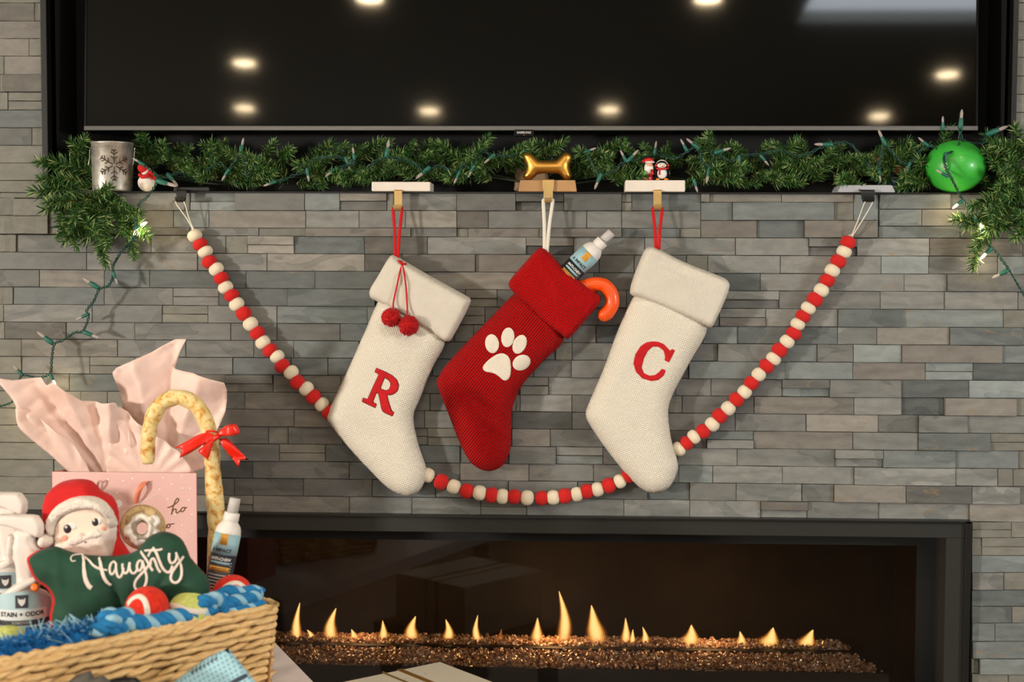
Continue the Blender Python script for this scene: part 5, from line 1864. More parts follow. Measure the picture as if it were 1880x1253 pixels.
# crumpled packing paper that carries the gifts
simple('packing_paper', srgb(142, 110, 74), .85, var=.15, vscale=40, bump=.4, bscale=120)
nu, nw = 40, 22
v, f = [], []
for i in range(nu + 1):
    for j in range(nw + 1):
        p = RC_ + U * (.024 + (BLEN - .048) * i / nu) + W_ * (.024 + (BWID - .048) * j / nw)
        zz_ = RIM - .044 + .010 * abs(noise.noise((p.x * 30, p.y * 30, 0))) - .004 * abs(noise.noise((p.x * 80, p.y * 80, 3)))
        v.append(Vector((p.x, p.y, zz_)))
for i in range(nu):
    for j in range(nw):
        k = i * (nw + 1) + j
        f.append((k, k + nw + 1, k + nw + 2, k + 1))
nn_ = len(v)
v += [Vector((q.x, q.y, TZ + .0065)) for q in v]
f += [tuple(i + nn_ for i in q)[::-1] for q in f]
es_ = {}
for q in f[:nu * nw]:
    for a, b in zip(q, q[1:] + q[:1]):
        es_[(a, b)] = 1
f += [(b, a, a + nn_, b + nn_) for a, b in es_ if (b, a) not in es_]
G().add(v, f).obj('packing_paper', 'packing_paper', bas)
# braided rim
g = G()
rim = []
for a, b in zip(c4, c4[1:] + c4[:1]):
    for k in range(24):
        rim.append(a.lerp(b, .03 + .94 * k / 23))
rim = [Vector((p.x, p.y, RIM)) for p in rim]
for ph in (0, math.pi):
    pts = []
    L = 0
    for i, p in enumerate(rim):
        d = (rim[(i + 1) % len(rim)] - rim[i - 1]).normalized()
        if i: L += (p - rim[i - 1]).length
        sd = d.cross(Vector((0, 0, 1)))
        an = L / .05 * 2 * math.pi + ph
        pts.append(p + sd * math.cos(an) * .004 + Vector((0, 0, math.sin(an) * .004)))
    g.tube(pts, .0052, 8, closed=True)
g.obj('rim', 'wicker', bas)


def front_y(px):
    """depth of the basket's front rim at photograph column px"""
    best = None
    for k in range(200):
        p = RC_ + U * (k * .004)
        d = p - CAM
        # column of p
        l = CAM_M.transposed() @ d
        x = IMG_W / 2 + FPX * l.x / -l.z
        if best is None or abs(x - px) < best[0]:
            best = (abs(x - px), p.y)
    return best[1]


# ---------------------------------------------------------------- gift bag with tissue
t = NT('pink_bag')
t.set(col=t.ramp(t.noise(t.coord(), 5, 2), [(.3, srgb(222, 178, 172)), (.7, srgb(232, 192, 186))]), rough=.45)
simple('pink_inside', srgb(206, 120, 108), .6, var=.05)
simple('bag_print_white', srgb(244, 236, 230), .6, var=0)
simple('bag_print_gold', srgb(112, 76, 44), .5, var=0)
simple('ribbon_salmon', srgb(226, 132, 96), .45, var=.08, vscale=100)
YBG, YBK_ = -0.27, -0.175
a0, a1 = P(95, 868, YBG), P(361, 868, YBG)
ztop = (a0.z + a1.z) / 2
bag = thing('gift_bag', ((a0.x + a1.x) / 2, (YBG + YBK_) / 2, TZ), 'pale pink gift bag with white dots and script behind the basket', 'gift bag')


def panel(name, pts, th, mat_, parent=bag):
    """thin closed panel from a quad, thickened along its normal"""
    pts = [Vector(p) for p in pts]
    n = (pts[1] - pts[0]).cross(pts[2] - pts[0]).normalized() * th
    v = pts + [p - n for p in pts]
    return G().add(v, [(0, 1, 2, 3), (7, 6, 5, 4), (0, 4, 5, 1), (1, 5, 6, 2), (2, 6, 7, 3), (3, 7, 4, 0)]).obj(name, mat_, parent, smooth=False)


zz = TZ + .0008
panel('front_panel', [(a0.x, YBG, zz), (a1.x, YBG, zz), (a1.x, YBG, ztop), (a0.x, YBG, ztop)], .001, 'pink_bag')
bl_, br_ = a0.x + .03, a1.x - .042
panel('back_panel', [(br_, YBK_, zz), (bl_, YBK_, zz), (bl_, YBK_, ztop), (br_, YBK_, ztop)], .001, 'pink_inside')
xm = .012
for s, x, xb_ in ((1, a0.x, bl_), (-1, a1.x, br_)):
    ym = (YBG + YBK_) / 2
    panel('side_gusset', [(xb_, YBK_, zz), ((x + xb_) / 2, ym, zz), ((x + xb_) / 2 + s * xm, ym, ztop), (xb_, YBK_, ztop)][::s], .0008, 'pink_inside')
    panel('side_gusset', [((x + xb_) / 2, ym, zz), (x, YBG, zz), (x, YBG, ztop), ((x + xb_) / 2 + s * xm, ym, ztop)][::s], .0008, 'pink_inside')
panel('bottom_panel', [(a0.x, YBG, zz), (bl_, YBK_, zz), (br_, YBK_, zz), (a1.x, YBG, zz)], .001, 'pink_bag')
g = G()
rd = random.Random(2)
dots = [(116, 879), (160, 886), (198, 880), (226, 883), (243, 879), (279, 887), (299, 878), (315, 890), (333, 874), (335, 897), (349, 897), (293, 899), (308, 917), (346, 918), (334, 965), (352, 976), (340, 1000), (322, 945), (110, 900), (130, 892), (177, 900), (215, 905), (352, 945)]
for x, y in dots:
    c_ = P(x, y, YBG)
    r = .0014
    v = [c_ + Vector((r * math.cos(6.283 * k / 10), -.0003, r * math.sin(6.283 * k / 10))) for k in range(10)]
    G().add(v, [tuple(range(10))]).obj('printed_dot', 'bag_print_white', bag, smooth=False)
c_ = P(218, 925, YBG)
G().add([c_ + Vector((.007 * math.cos(6.283 * k / 16), -.0003, .0065 * math.sin(6.283 * k / 16))) for k in range(16)], [tuple(range(16))]).obj('printed_dot', 'bag_print_white', bag, smooth=False)
zb_ = lambda L: [P(200 + x / 8.353, 860 + y / 8.353, YBG - .0005) for x, y in L]
g = G()
for s_ in ([(895, 605), (930, 600), (985, 570), (1040, 530), (1068, 490), (1060, 468), (1035, 475), (1000, 540), (975, 630), (955, 712)], [(957, 705), (975, 660), (1000, 632), (1025, 630), (1030, 655), (1030, 680), (1045, 690), (1075, 670), (1100, 640)],
           [(1165, 605), (1130, 605), (1103, 640), (1105, 665), (1130, 668), (1158, 640), (1160, 610), (1150, 600), (1170, 612), (1192, 600)], [(880, 920), (890, 870), (930, 860), (935, 890), (910, 920), (890, 905), (900, 870), (960, 858), (1000, 852)]):
    g.tube(smooth_path(zb_(s_), 4), .0009, 6, flat=(1, .3), up=(0, 1, 0))
g.obj('script_lettering', 'bag_print_gold', bag)


def band(path, side, w, th, mat_, name, parent):
    """flat ribbon: path of Vectors, side direction(s) across the ribbon, widths"""
    n = len(path)
    v, f = [], []
    for i, p in enumerate(path):
        d = (path[min(i + 1, n - 1)] - path[max(i - 1, 0)]).normalized()
        s = Vector(side[i]) if isinstance(side, list) else Vector(side)
        s = (s - d * s.dot(d)).normalized()
        nn = d.cross(s) * th / 2
        ww = (w[i] if isinstance(w, list) else w) / 2
        v += [p - s * ww - nn, p + s * ww - nn, p + s * ww + nn, p - s * ww + nn]
    for i in range(n - 1):
        for j in range(4):
            a, b = i * 4 + j, i * 4 + (j + 1) % 4
            f.append((a, b, b + 4, a + 4))
    f += [(3, 2, 1, 0), tuple((n - 1) * 4 + j for j in range(4))]
    return G().add(v, f).obj(name, mat_, parent)


band(smooth_path([P(272, 884, YBG - .001), P(264, 888, YBG - .006), P(256, 899, YBG - .012), P(252, 912, YBG - .01), P(250, 925, YBG - .004)], 4), (1, .2, .3), .009, .0008, 'ribbon_salmon', 'handle', bag)
band(smooth_path([P(176, 898, YBG - .001), P(178, 888, YBG - .006), P(184, 884, YBG - .008), P(186, 892, YBG - .006), P(180, 905, YBG - .003)], 4), (1, .3, 0), .006, .0008, 'pink_bag', 'handle', bag)

t = NT('tissue')
uvn = t.coord('Object')
tc_ = t.ramp(t.noise(uvn, 8, 3), [(.3, srgb(244, 208, 193)), (.7, srgb(250, 222, 211))])
t.set(col=tc_, rough=.5)
tl_ = t.n('ShaderNodeBsdfTranslucent'); t.link(tc_, tl_.inputs[0])
mx_ = t.n('ShaderNodeMixShader'); mx_.inputs[0].default_value = .12
t.link(t.b.outputs[0], mx_.inputs[1]); t.link(tl_.outputs[0], mx_.inputs[2]); t.link(mx_.outputs[0], t.t.nodes['Material Output'].inputs[0])
t.bump(t.noise(uvn, 40, 4, .6, .5), .25, .004)


def tissue(label, poly, Y, folds, seed, lean=0.0):
    """crumpled sheet with real folds; poly in pixels"""
    q = random.Random(seed)
    out = [tuple(p) for p in resample(poly, 5)]
    A = np.array(out)
    lo, hi = A.min(0), A.max(0)
    gpts = [(x, y) for y in np.arange(lo[1], hi[1], 5) for x in np.arange(lo[0] + (2.5 if int(y / 5) % 2 else 0), hi[0], 5)]
    gp = np.array(gpts)
    gp = gp[inside_mask(gp, out)]
    gp = gp[dist_to(gp, out) > 2.5]
    co = [Vector(p) for p in out] + [Vector(p) for p in gp]
    rv, re, rf, *_ = delaunay_2d_cdt(co, [(i, (i + 1) % len(out)) for i in range(len(out))], [], 1, 1e-5)

    def h(x, y):
        r = 0.0
        for (ox, oy, ang, per, amp) in folds:   # fan folds radiating from (ox, oy)
            a = math.atan2(y - oy, x - ox)
            d = math.hypot(x - ox, y - oy)
            ph = (a - R(ang)) / R(per)
            tri = abs((ph % 1.0) - .5) * 2 - .5
            r += amp * tri * min(1.0, d / 120)
        n1 = noise.noise((x * .022 + seed, y * .022, 0))
        n2 = noise.noise((x * .05, y * .05 + seed, 4))
        r += .010 * (abs(n1) - .25) + .0035 * (abs(n2) - .25)
        return r
    V = []
    for v in rv:
        y0 = min(1, max(0, (868 - v.y) / 190))
        V.append(P(v.x, v.y, Y) + Vector((0, -h(v.x, v.y) * min(1, .25 + y0 * 1.2) - lean * y0, 0)))
    F = []
    for f in rf:
        n = (V[f[1]] - V[f[0]]).cross(V[f[2]] - V[f[0]])
        F.append(tuple(f) if n.y < 0 else tuple(f)[::-1])
    n = len(V)
    th = Vector((0, .0004, 0))
    cntm = set()
    for f in F:
        for a, b in zip(f, f[1:] + f[:1]):
            cntm.add((a, b))
    F2 = F + [tuple(i + n for i in f)[::-1] for f in F] + [(b, a, a + n, b + n) for a, b in cntm if (b, a) not in cntm]
    o = mesh_obj('tissue_paper', V + [v + th for v in V], F2, 'tissue', smooth=True)
    tag(o, label, 'tissue paper', 'pink tissue sheets in the gift bag')
    return o


tissue('pink tissue sheet with a pointed tip rising behind the chew cane', [(258, 905), (248, 820), (243, 777), (227, 750), (219, 722), (210, 684), (221, 674), (250, 662), (285, 645), (322, 623), (346, 622), (334, 645), (321, 677), (360, 683), (415, 702), (418, 716), (414, 755), (399, 794), (377, 844), (373, 861), (352, 868), (345, 905)], -.205,
       [(300, 880, 0, 34, .030), (320, 680, 10, 60, .010)], 3, .02)
tissue('pink tissue sheet flaring toward the string lights', [(145, 905), (128, 868), (100, 815), (80, 790), (60, 765), (47, 738), (30, 711), (10, 688), (-6, 668), (17, 690), (42, 695), (91, 690), (101, 705), (119, 697), (162, 733), (199, 738), (225, 735), (240, 780), (250, 830), (262, 905)], -.235,
       [(200, 890, 20, 26, .034)], 8, .05)
tissue('small pink tissue sheet folded low over the bag corner', [(150, 905), (128, 870), (100, 838), (64, 805), (44, 780), (41, 744), (58, 749), (83, 768), (112, 792), (134, 806), (160, 850), (178, 905)], -.252, [(150, 890, 0, 22, .02)], 14, .05)
tissue('crumpled pink tissue sheet in the middle of the bag', [(190, 905), (196, 850), (205, 800), (222, 745), (245, 765), (290, 800), (330, 830), (352, 862), (345, 905)], -.245, [(270, 890, 0, 19, .022)], 23, .02)

# ---------------------------------------------------------------- chew cane with bow
t = NT('rawhide')
co = t.coord()
n1 = t.noise(co, 75, 5, .65, .5)
c = t.ramp(n1, [(.30, srgb(236, 222, 170)), (.50, srgb(230, 204, 138)), (.58, srgb(214, 162, 76)), (.68, srgb(170, 92, 30))])
t.set(col=c, rough=.5, spec=.4)
t.bump(t.noise(co, 70, 4), .5, .003)
simple('satin_red', srgb(230, 34, 8), .30, var=.06, vscale=60, spec=.6)
YC = -.43
cpx = [(272, 852), (271, 825), (273, 795), (281, 765), (298, 741), (322, 730), (346, 735), (366, 752), (380, 780), (387, 812), (390, 850), (392, 890), (396, 930), (398, 970), (397, 1010), (396, 1080), (395, 1125)]
pts = smooth_path([P(x, y, YC) for x, y in cpx], 4)
m = M_PX(YC)
rad = [13.5 * m] * 12 + [15.5 * m] * 30 + [17 * m] * 30
rad = [(12.5 + 2.5 * min(1, i / 12) + 1.6 * (noise.noise((i * .35, 1, 2))) + (1.5 if i > 44 else 0)) * m for i in range(len(pts))]
rad[0] *= .8; rad[-1] *= .9
cane = thing('chew_cane', pts[-1], 'knobbly golden rawhide candy cane tied with a red satin bow', 'dog chew')
g = G().tube(pts, rad, 14)
for v in g.v:
    v += Vector((noise.noise(v * 60), noise.noise(v * 60 + Vector((7, 0, 0))), 0)) * .0016
g.obj('cane_stick', 'rawhide', cane)
YR = YC - .022
zr_ = lambda L, Y=YR: [P(310 + x / 11.39, 760 + y / 11.39, Y if not isinstance(Y, list) else Y[i]) for i, (x, y) in enumerate(L)]


def flat_piece(poly, Y, lift, name, n_x=1):
    """piece of ribbon cut from an outline; gently curved, with thickness"""
    q = Pillow(zp(poly), Y, .0015, .0015, 3, 3.2, lambda x, y, d: lift(x, y))
    return q.obj(name, 'satin_red', bow)


bow = G().tube(smooth_path([P(x, y, YC + .002 - .024 * s) for x, y, s in ((377, 800, 0), (380, 793, .9), (390, 792, 1), (402, 796, .7), (405, 802, 0), (398, 806, .9), (386, 803, 1), (377, 800, 0))], 3), .0022, 6, flat=(1, .5)).obj('ribbon_tie', 'satin_red', cane)
bow_root = cane
bow = bow_root
zp = lambda L: [(310 + x / 11.39, 760 + y / 11.39) for x, y in L]
flat_piece([(930, 430), (870, 400), (760, 400), (640, 430), (480, 510), (300, 610), (125, 708), (272, 745), (250, 830), (215, 935), (400, 850), (600, 730), (760, 620), (920, 540)], YR, lambda x, y: .004 * math.sin((x - 320) * .07), 'ribbon_tail')
flat_piece([(930, 500), (860, 560), (740, 660), (600, 775), (690, 870), (820, 970), (860, 870), (895, 700), (940, 580)], YR - .006, lambda x, y: .006 * math.sin((x - 360) * .12), 'bow_loop')
flat_piece([(1010, 430), (1080, 320), (1220, 230), (1390, 205), (1440, 250), (1490, 370), (1470, 430), (1340, 465), (1200, 470), (1040, 490)], YR - .004, lambda x, y: .010 * math.exp(-((x - 425) / 14) ** 2), 'bow_loop')
flat_piece([(1050, 520), (1200, 500), (1310, 590), (1450, 740), (1570, 870), (1668, 968), (1490, 965), (1480, 1150), (1380, 1010), (1230, 830), (1110, 680)], YR + .002, lambda x, y: .004 * math.sin((y - 800) * .1), 'ribbon_tail')
g = Pillow(smooth_path(zp([(940, 460), (1000, 425), (1050, 450), (1060, 510), (1000, 560), (930, 590), (920, 530)]), 4, True), YR - .006, .006, .006, 4, 2.5)
g.obj('bow_knot', 'satin_red', bow)

# ---------------------------------------------------------------- santa plush
simple('plush_red', srgb(202, 22, 22), .9, var=.06, vscale=30, bump=.3, bscale=500, sheen=.06)
simple('plush_fur', srgb(236, 226, 214), .95, var=.05, vscale=120, bump=.9, bscale=260, bdist=.004, sheen=.06)
simple('plush_beard', srgb(234, 222, 210), .95, var=.05, vscale=60, bump=.7, bscale=180, bdist=.003, sheen=.06)
simple('plush_face', srgb(238, 216, 198), .85, var=.03, vscale=40)
simple('cheek_pink', srgb(226, 156, 140), .85, var=.03)
simple('eye_black', srgb(26, 20, 24), .5, var=0)
YP = -.525
zs_ = lambda L: [(60 + x / 7.37, 870 + y / 7.37) for x, y in L]
sant = thing('santa_plush', P(150, 1060, YP), 'plush santa head with red hat and white beard behind the green bone', 'plush toy')
back = [(700, 75), (560, 75), (400, 110), (260, 200), (180, 310), (150, 450), (145, 600), (110, 800), (120, 920), (200, 1000), (330, 1010), (430, 1080), (500, 1250), (1150, 1250), (1340, 1150), (1260, 990), (1180, 870), (1170, 620), (1140, 420), (1060, 300), (920, 225), (860, 150), (790, 95)]
SB = Pillow(smooth_path(zs_(back), 3, True), YP, .030, .020, 22, 5)
SB.obj('hat', 'plush_red', sant)


class Stack:
    """lets a patch sit on top of a pillow: a second, thinner pillow following the first"""
    def __init__(self, poly, on, add, rad, step=4, sm=3):
        self.on = on
        self.p = Pillow(smooth_path(poly, sm, True) if sm else poly, on.Y, 0, 0.0, rad, step, None)
        hs = on.heights(self.p.pts)
        n = len(self.p.pts)
        self.add, self.rad = add, rad
        V = [P(x, y, on.Y) + Vector((0, -h - add * self.p._prof(d) - .0004, 0)) for (x, y), d, h in zip(self.p.pts, self.p.d, hs)]
        F = [f for f in self.p.F if max(f) < n]
        V2 = [P(x, y, on.Y) + Vector((0, -h + .004, 0)) for (x, y), h in zip(self.p.pts, hs)]
        es = set()
        for f in F:
            for a, b in zip(f, f[1:] + f[:1]):
                es.add((a, b))
        self.V = V + V2
        self.F = F + [tuple(i + n for i in f)[::-1] for f in F] + [(b, a, a + n, b + n) for a, b in es if (b, a) not in es]
        self.Y, self.out, self.holes = on.Y, self.p.out, []

    def heights(self, pts):
        h = self.on.heights(pts)
        q = self.p._d(pts)
        q[~inside_mask(pts, self.out)] = 0
        return [a + self.add * self.p._prof(float(d)) for a, d in zip(h, q)]

    def surf(self, x, y, off=0):
        return P(x, y, self.Y) + Vector((0, -self.heights(np.array([[x, y]]))[0] - off, 0))

    def obj(self, name, m_, parent):
        return mesh_obj(name, self.V, self.F, m_, parent)


facep = [(560, 480), (700, 440), (850, 430), (980, 450), (1080, 520), (1150, 640), (1160, 760), (1140, 1090), (900, 1105), (620, 1085), (500, 1050), (400, 900), (390, 750), (430, 600)]
FA = Stack(zs_(facep), SB, .008, 8)
FA.obj('face', 'plush_face', sant)
fur = [(300, 750), (275, 640), (310, 530), (400, 410), (520, 330), (660, 275), (800, 262), (920, 285), (1030, 340), (1105, 430), (1150, 560), (1168, 690), (1120, 690), (1085, 570), (1020, 485), (940, 440), (840, 430), (700, 445), (560, 500), (460, 570), (410, 680), (395, 780), (345, 790)]
Stack(zs_(fur), FA, .014, 6).obj('hat_brim', 'plush_fur', sant)
beard = [(390, 890), (440, 870), (560, 860), (680, 770), (760, 730), (830, 760), (870, 720), (960, 690), (1060, 720), (1160, 700), (1150, 900), (1140, 1095), (900, 1115), (620, 1090), (500, 1050), (430, 970)]
BD = Stack(zs_(beard), FA, .009, 7)
BD.obj('beard', 'plush_beard', sant)
mst = [(590, 850), (680, 780), (770, 750), (840, 790), (900, 700), (1000, 680), (1090, 730), (1020, 790), (900, 810), (850, 830), (760, 880), (660, 900)]
MS = Stack(zs_(mst), BD, .003, 7)
MS.obj('moustache', 'plush_fur', sant)
g = Stack(zs_([(830, 850), (850, 835), (875, 860), (845, 862)]), MS, .002, 1.5, 2, 0)
g.obj('mouth', 'eye_black', sant)
Stack(zs_(ellipse(290, 855, 100, 108, 0)), SB, .030, 14).obj('hat_pompom', 'plush_fur', sant)
for L, R_ in (((585, 690, 54, 60), (650, 655, 66, 50)), ((955, 600, 46, 54), (1005, 590, 46, 50))):
    w_ = Stack(zs_(ellipse(R_[0], R_[1], R_[2], R_[3], 20)), FA, .0012, 2, 3, 0)
    wo = w_.obj('eye_white', 'print_white', sant)
    k_ = Stack(zs_(ellipse(L[0], L[1], L[2], L[3], 0)), w_, .0016, 2, 3, 0)
    ko = k_.obj('eye', 'eye_black', sant)
    Stack(zs_(ellipse(L[0] - 14, L[1] - 26, 16, 19, 0)), k_, .0010, 1.5, 1.5, 0).obj('eye_glint', 'print_white', ko)
for cx, cy, rx, ry in ((545, 815, 55, 40), (1065, 690, 34, 36)):
    Stack(zs_(ellipse(cx, cy, rx, ry, -25)), FA, .0009, 3, 3, 0).obj('cheek', 'cheek_pink', sant)

# ---------------------------------------------------------------- green bone plush
t = NT('plush_green')
co = t.coord()
t.set(col=t.ramp(t.noise(co, 25, 3), [(.3, srgb(14, 58, 40)), (.7, srgb(22, 74, 52))]), rough=.8, sheen=.04)
t.bump(t.noise(co, 900, 2), .3, .0006)
simple('plush_letter', srgb(232, 214, 202), .8, var=.03, bump=.3, bscale=600)
YO = -.615
bp = [(55, 1030), (62, 1018), (85, 1006), (105, 1004), (125, 1012), (150, 1018), (185, 1021), (220, 1020), (248, 1013), (262, 1000), (275, 985), (295, 977), (315, 979), (333, 990), (343, 1008), (350, 1025), (368, 1045), (385, 1068), (384, 1088), (370, 1105), (345, 1108), (315, 1112), (280, 1112), (240, 1118), (205, 1125), (185, 1145), (160, 1165), (125, 1172), (100, 1155), (97, 1125), (102, 1100), (92, 1078), (70, 1062)]


def bulge_bone(x, y, d):
    r = 0
    for cx, cy, ang, ln, amp in ((225, 1095, 75, 45, -.010), (205, 1070, 50, 30, -.006), (320, 1085, -35, 40, -.007), (300, 1075, -60, 35, -.006), (120, 1050, 80, 40, .004), (260, 1100, 85, 40, -.008)):
        c_, s_ = math.cos(R(ang)), math.sin(R(ang))
        u, v = (x - cx) * c_ + (y - cy) * s_, -(x - cx) * s_ + (y - cy) * c_
        r += amp * math.exp(-(u / ln) ** 2 - (v / 7) ** 2)
    return r


bone_t = thing('bone_plush', P(215, 1130, YO), 'dark green plush bone with white script lettering and red edge in the basket', 'plush toy')
BO = Pillow(smooth_path(bp, 3, True), YO, .032, .004, 48, 5, bulge_bone)
BO.obj('plush_front', 'plush_green', bone_t)
sh = [(x - (6 if x < 215 else -1), y + (3 if y > 1060 else 1)) for x, y in bp]
Pillow(smooth_path(sh, 3, True), YO + .016, .012, .022, 30, 7).obj('plush_back', 'plush_red', bone_t)
zn = lambda L: [(120 + x / 6.596, 970 + y / 6.596) for x, y in L]
ST = [([(175, 365), (140, 370), (112, 345), (115, 318), (160, 312), (230, 325), (275, 360)], [.9, 1.0, 1.0, 1.1, 1.3, 1.6, 1.8]), ([(225, 325), (270, 380), (300, 470), (330, 570), (370, 645), (405, 672)], [1.3, 2.4, 3.0, 3.4, 3.5, 3.0]),
      ([(260, 335), (330, 370), (400, 420), (470, 450), (520, 460), (575, 470)], [1.5, 1.9, 1.9, 1.8, 1.5, 1.0]), ([(430, 345), (470, 390), (510, 470), (550, 560), (590, 620), (625, 648)], [2.2, 2.6, 2.7, 2.5, 2.0, 1.0]),
      ([(665, 400), (630, 380), (600, 410), (600, 470), (625, 515), (655, 500), (675, 450), (665, 395), (685, 470), (710, 530), (740, 545), (765, 500), (770, 440)], 1.75), ([(745, 395), (765, 460), (800, 500), (830, 470), (835, 380), (845, 440), (880, 495), (920, 490), (945, 440)], 1.75),
      ([(985, 350), (950, 365), (935, 420), (960, 465), (990, 450), (1005, 390), (995, 350), (1030, 430), (1060, 530), (1050, 620), (1000, 700), (950, 705), (910, 670), (920, 600), (980, 520), (1040, 460), (1090, 390)], 1.9),
      ([(955, 255), (1000, 290), (1060, 350), (1110, 430), (1135, 465)], 1.9), ([(1105, 400), (1110, 340), (1140, 320), (1165, 360), (1190, 430), (1225, 485)], 1.8), ([(1070, 300), (1085, 260), (1110, 225), (1130, 200), (1120, 195)], 1.5), ([(1130, 205), (1175, 260), (1210, 340), (1250, 430), (1300, 485), (1340, 470), (1360, 410)], 2.0), ([(1010, 240), (1080, 230), (1160, 225), (1215, 218), (1238, 208)], 1.6),
      ([(1320, 260), (1320, 330), (1345, 380), (1385, 360), (1395, 300), (1385, 260)], 1.9), ([(1385, 260), (1420, 350), (1455, 440), (1465, 530), (1440, 590), (1395, 608), (1350, 570), (1355, 500), (1400, 420), (1440, 360), (1462, 320)], 1.9)]
for pth, wd in ST:
    pp = smooth_path(zn(pth), 5)
    wd = [wd] * len(pth) if isinstance(wd, float) else wd
    ws = [wd[min(len(wd) - 1, int(i / 5))] for i in range(len(pp))]
    arr = np.array([tuple(p) for p in pp])
    hs = BO.heights(arr)
    g = G()
    g.tube([P(x, y, YO) + Vector((0, -h - .0006, 0)) for (x, y), h in zip(arr, hs)], [w * 1.32 * M_PX(YO) for w in ws], 8, flat=(1, .35), up=(0, 1, 0))
    g.obj('lettering', 'plush_letter', bone_t)

# ---------------------------------------------------------------- cookie in a clear bag
simple('cookie', srgb(200, 172, 124), .85, var=.1, vscale=90, bump=.5, bscale=240, bdist=.002)
simple('icing', srgb(236, 230, 218), .55, var=.03, vscale=60, bump=.4, bscale=120, bdist=.002)
simple('cookie_hole', srgb(96, 62, 34), .9, var=0)
YD = -.515
zd = lambda L: [(200 + x / 8.353, 860 + y / 8.353) for x, y in L]
ck = thing('iced_cookie', P(262, 1010, YD), 'round dog cookie with white icing ring wrapped beside the santa plush', 'dog treat')
CK = Pillow(zd(ellipse(520, 910, 355, 350, 0, 60)), YD, .007, .004, 5, 4, None, [zd(ellipse(510, 925, 85, 95, 20, 30))])
CK.obj('biscuit', 'cookie', ck)
ic = [(330, 800), (350, 740), (430, 690), (520, 672), (590, 700), (620, 730), (680, 695), (750, 720), (800, 790), (790, 880), (740, 910), (790, 960), (760, 1060), (660, 1100), (560, 1160), (460, 1215), (380, 1190), (310, 1130), (310, 1080), (240, 1070), (215, 970), (240, 880), (290, 845)]
IC = Pillow(smooth_path(zd(ic), 3, True), YD - .006, .008, .0, 9, 4, lambda x, y, d: .004 * noise.noise((x * .12, y * .12, 2)), [zd(ellipse(510, 915, 88, 105, 25, 30))])
IC.obj('icing', 'icing', ck)
for k in range(15):
    a = 6.283 * k / 15
    p = P(*zd([(520 + 308 * math.cos(a), 910 + 303 * math.sin(a))])[0], YD - .0070)
    G().sphere(p, .0008, 6, 4).obj('dimple', 'cookie_hole', ck)
t = NT('clear_film')
nt = t.t
nt.nodes.remove(t.b)
tr_ = t.n('ShaderNodeBsdfTransparent'); tr_.inputs[0].default_value = (0.97, 0.96, 0.95, 1)
gl = t.n('ShaderNodeBsdfGlossy'); gl.inputs['Roughness'].default_value = .15
fr = t.n('ShaderNodeFresnel'); fr.inputs['IOR'].default_value = 1.22
mx = t.n('ShaderNodeMixShader')
t.link(fr.outputs[0], mx.inputs[0]); t.link(tr_.outputs[0], mx.inputs[1]); t.link(gl.outputs[0], mx.inputs[2]); t.link(mx.outputs[0], nt.nodes['Material Output'].inputs[0])
film = Pillow(zd([(150, 640), (480, 520), (800, 375), (840, 420), (900, 620), (1030, 980), (1060, 1120), (800, 1300), (300, 1300), (160, 900)]), YD, 0.0, .004, 1, 6, lambda x, y, d: .0165 * min(1, d / 34) + .002 * noise.noise((x * .06, y * .06, 9)))
nf_ = len(film.F) // 2
mesh_obj('clear_wrapper', film.V, film.F[:nf_], 'clear_film', ck)
band([P(*p, YD - .004) for p in zd([(150, 655), (480, 528), (800, 390)])], (0, -1, .2), .003, .0006, 'bag_print_white', 'seal_highlight', ck)  # white colour puts a painted highlight along the wrapper's seal

# ---------------------------------------------------------------- bottle in the basket
top_ = P(432, 915, -.49); q_ = P(413, 1020, -.49)
ax = (top_ - q_).normalized(); ax = (ax + Vector((0, .12, 0))).normalized()
aim_bottle(bottle2, top_ - ax * .1615, top_, (0.03, -1, .1))

# ---------------------------------------------------------------- balls
def ball_mat(name, col, dark):
    t = NT(name)
    co = t.coord()
    t.set(col=t.ramp(t.noise(co, 160, 3), [(.3, dark), (.7, col)]), rough=.95, sheen=.06)
    t.bump(t.noise(co, 700, 2), .6, .0012)


ball_mat('felt_ball_red', srgb(232, 52, 22), srgb(198, 30, 14))
ball_mat('felt_ball_yellow', srgb(216, 222, 128), srgb(186, 194, 96))
simple('ball_seam', srgb(228, 218, 204), .8, var=.04, bump=.4, bscale=500)
BRAD = .0325


def ball(px, py, Y, mat_, label, rot):
    c_ = P(px, py, Y)
    b = thing('tennis_ball', c_ - Vector((0, 0, BRAD)), label, 'ball', 'felt balls in the basket')
    G().sphere(c_, BRAD, 32, 20).obj('felt_cover', mat_, b)
    g = G()
    pts = []
    for x, y in smooth_path(rot, 6):
        d = ray(x, y).normalized()
        oc = CAM - c_
        bq = oc.dot(d); dq = bq * bq - (oc.length_squared - BRAD * BRAD)
        p = CAM + d * (-bq - math.sqrt(dq)) if dq > 0 else CAM + d * -bq
        pts.append(c_ + (p - c_).normalized() * (BRAD + .0001))
    v, f = [], []
    n = len(pts)
    for i in range(n):
        d = (pts[min(i + 1, n - 1)] - pts[max(i - 1, 0)]).normalized()
        nn = (pts[i] - c_).normalized()
        s = d.cross(nn) * .0042
        v += [pts[i] - s - nn * .0005, pts[i] - s * .8 + nn * .0004, pts[i] + s * .8 + nn * .0004, pts[i] + s - nn * .0005]
    for i in range(n - 1):
        k = i + 1
        for j in range(3):
            f.append((i * 4 + j, i * 4 + j + 1, k * 4 + j + 1, k * 4 + j))
    g.add(v, f).obj('seam', 'ball_seam', b)


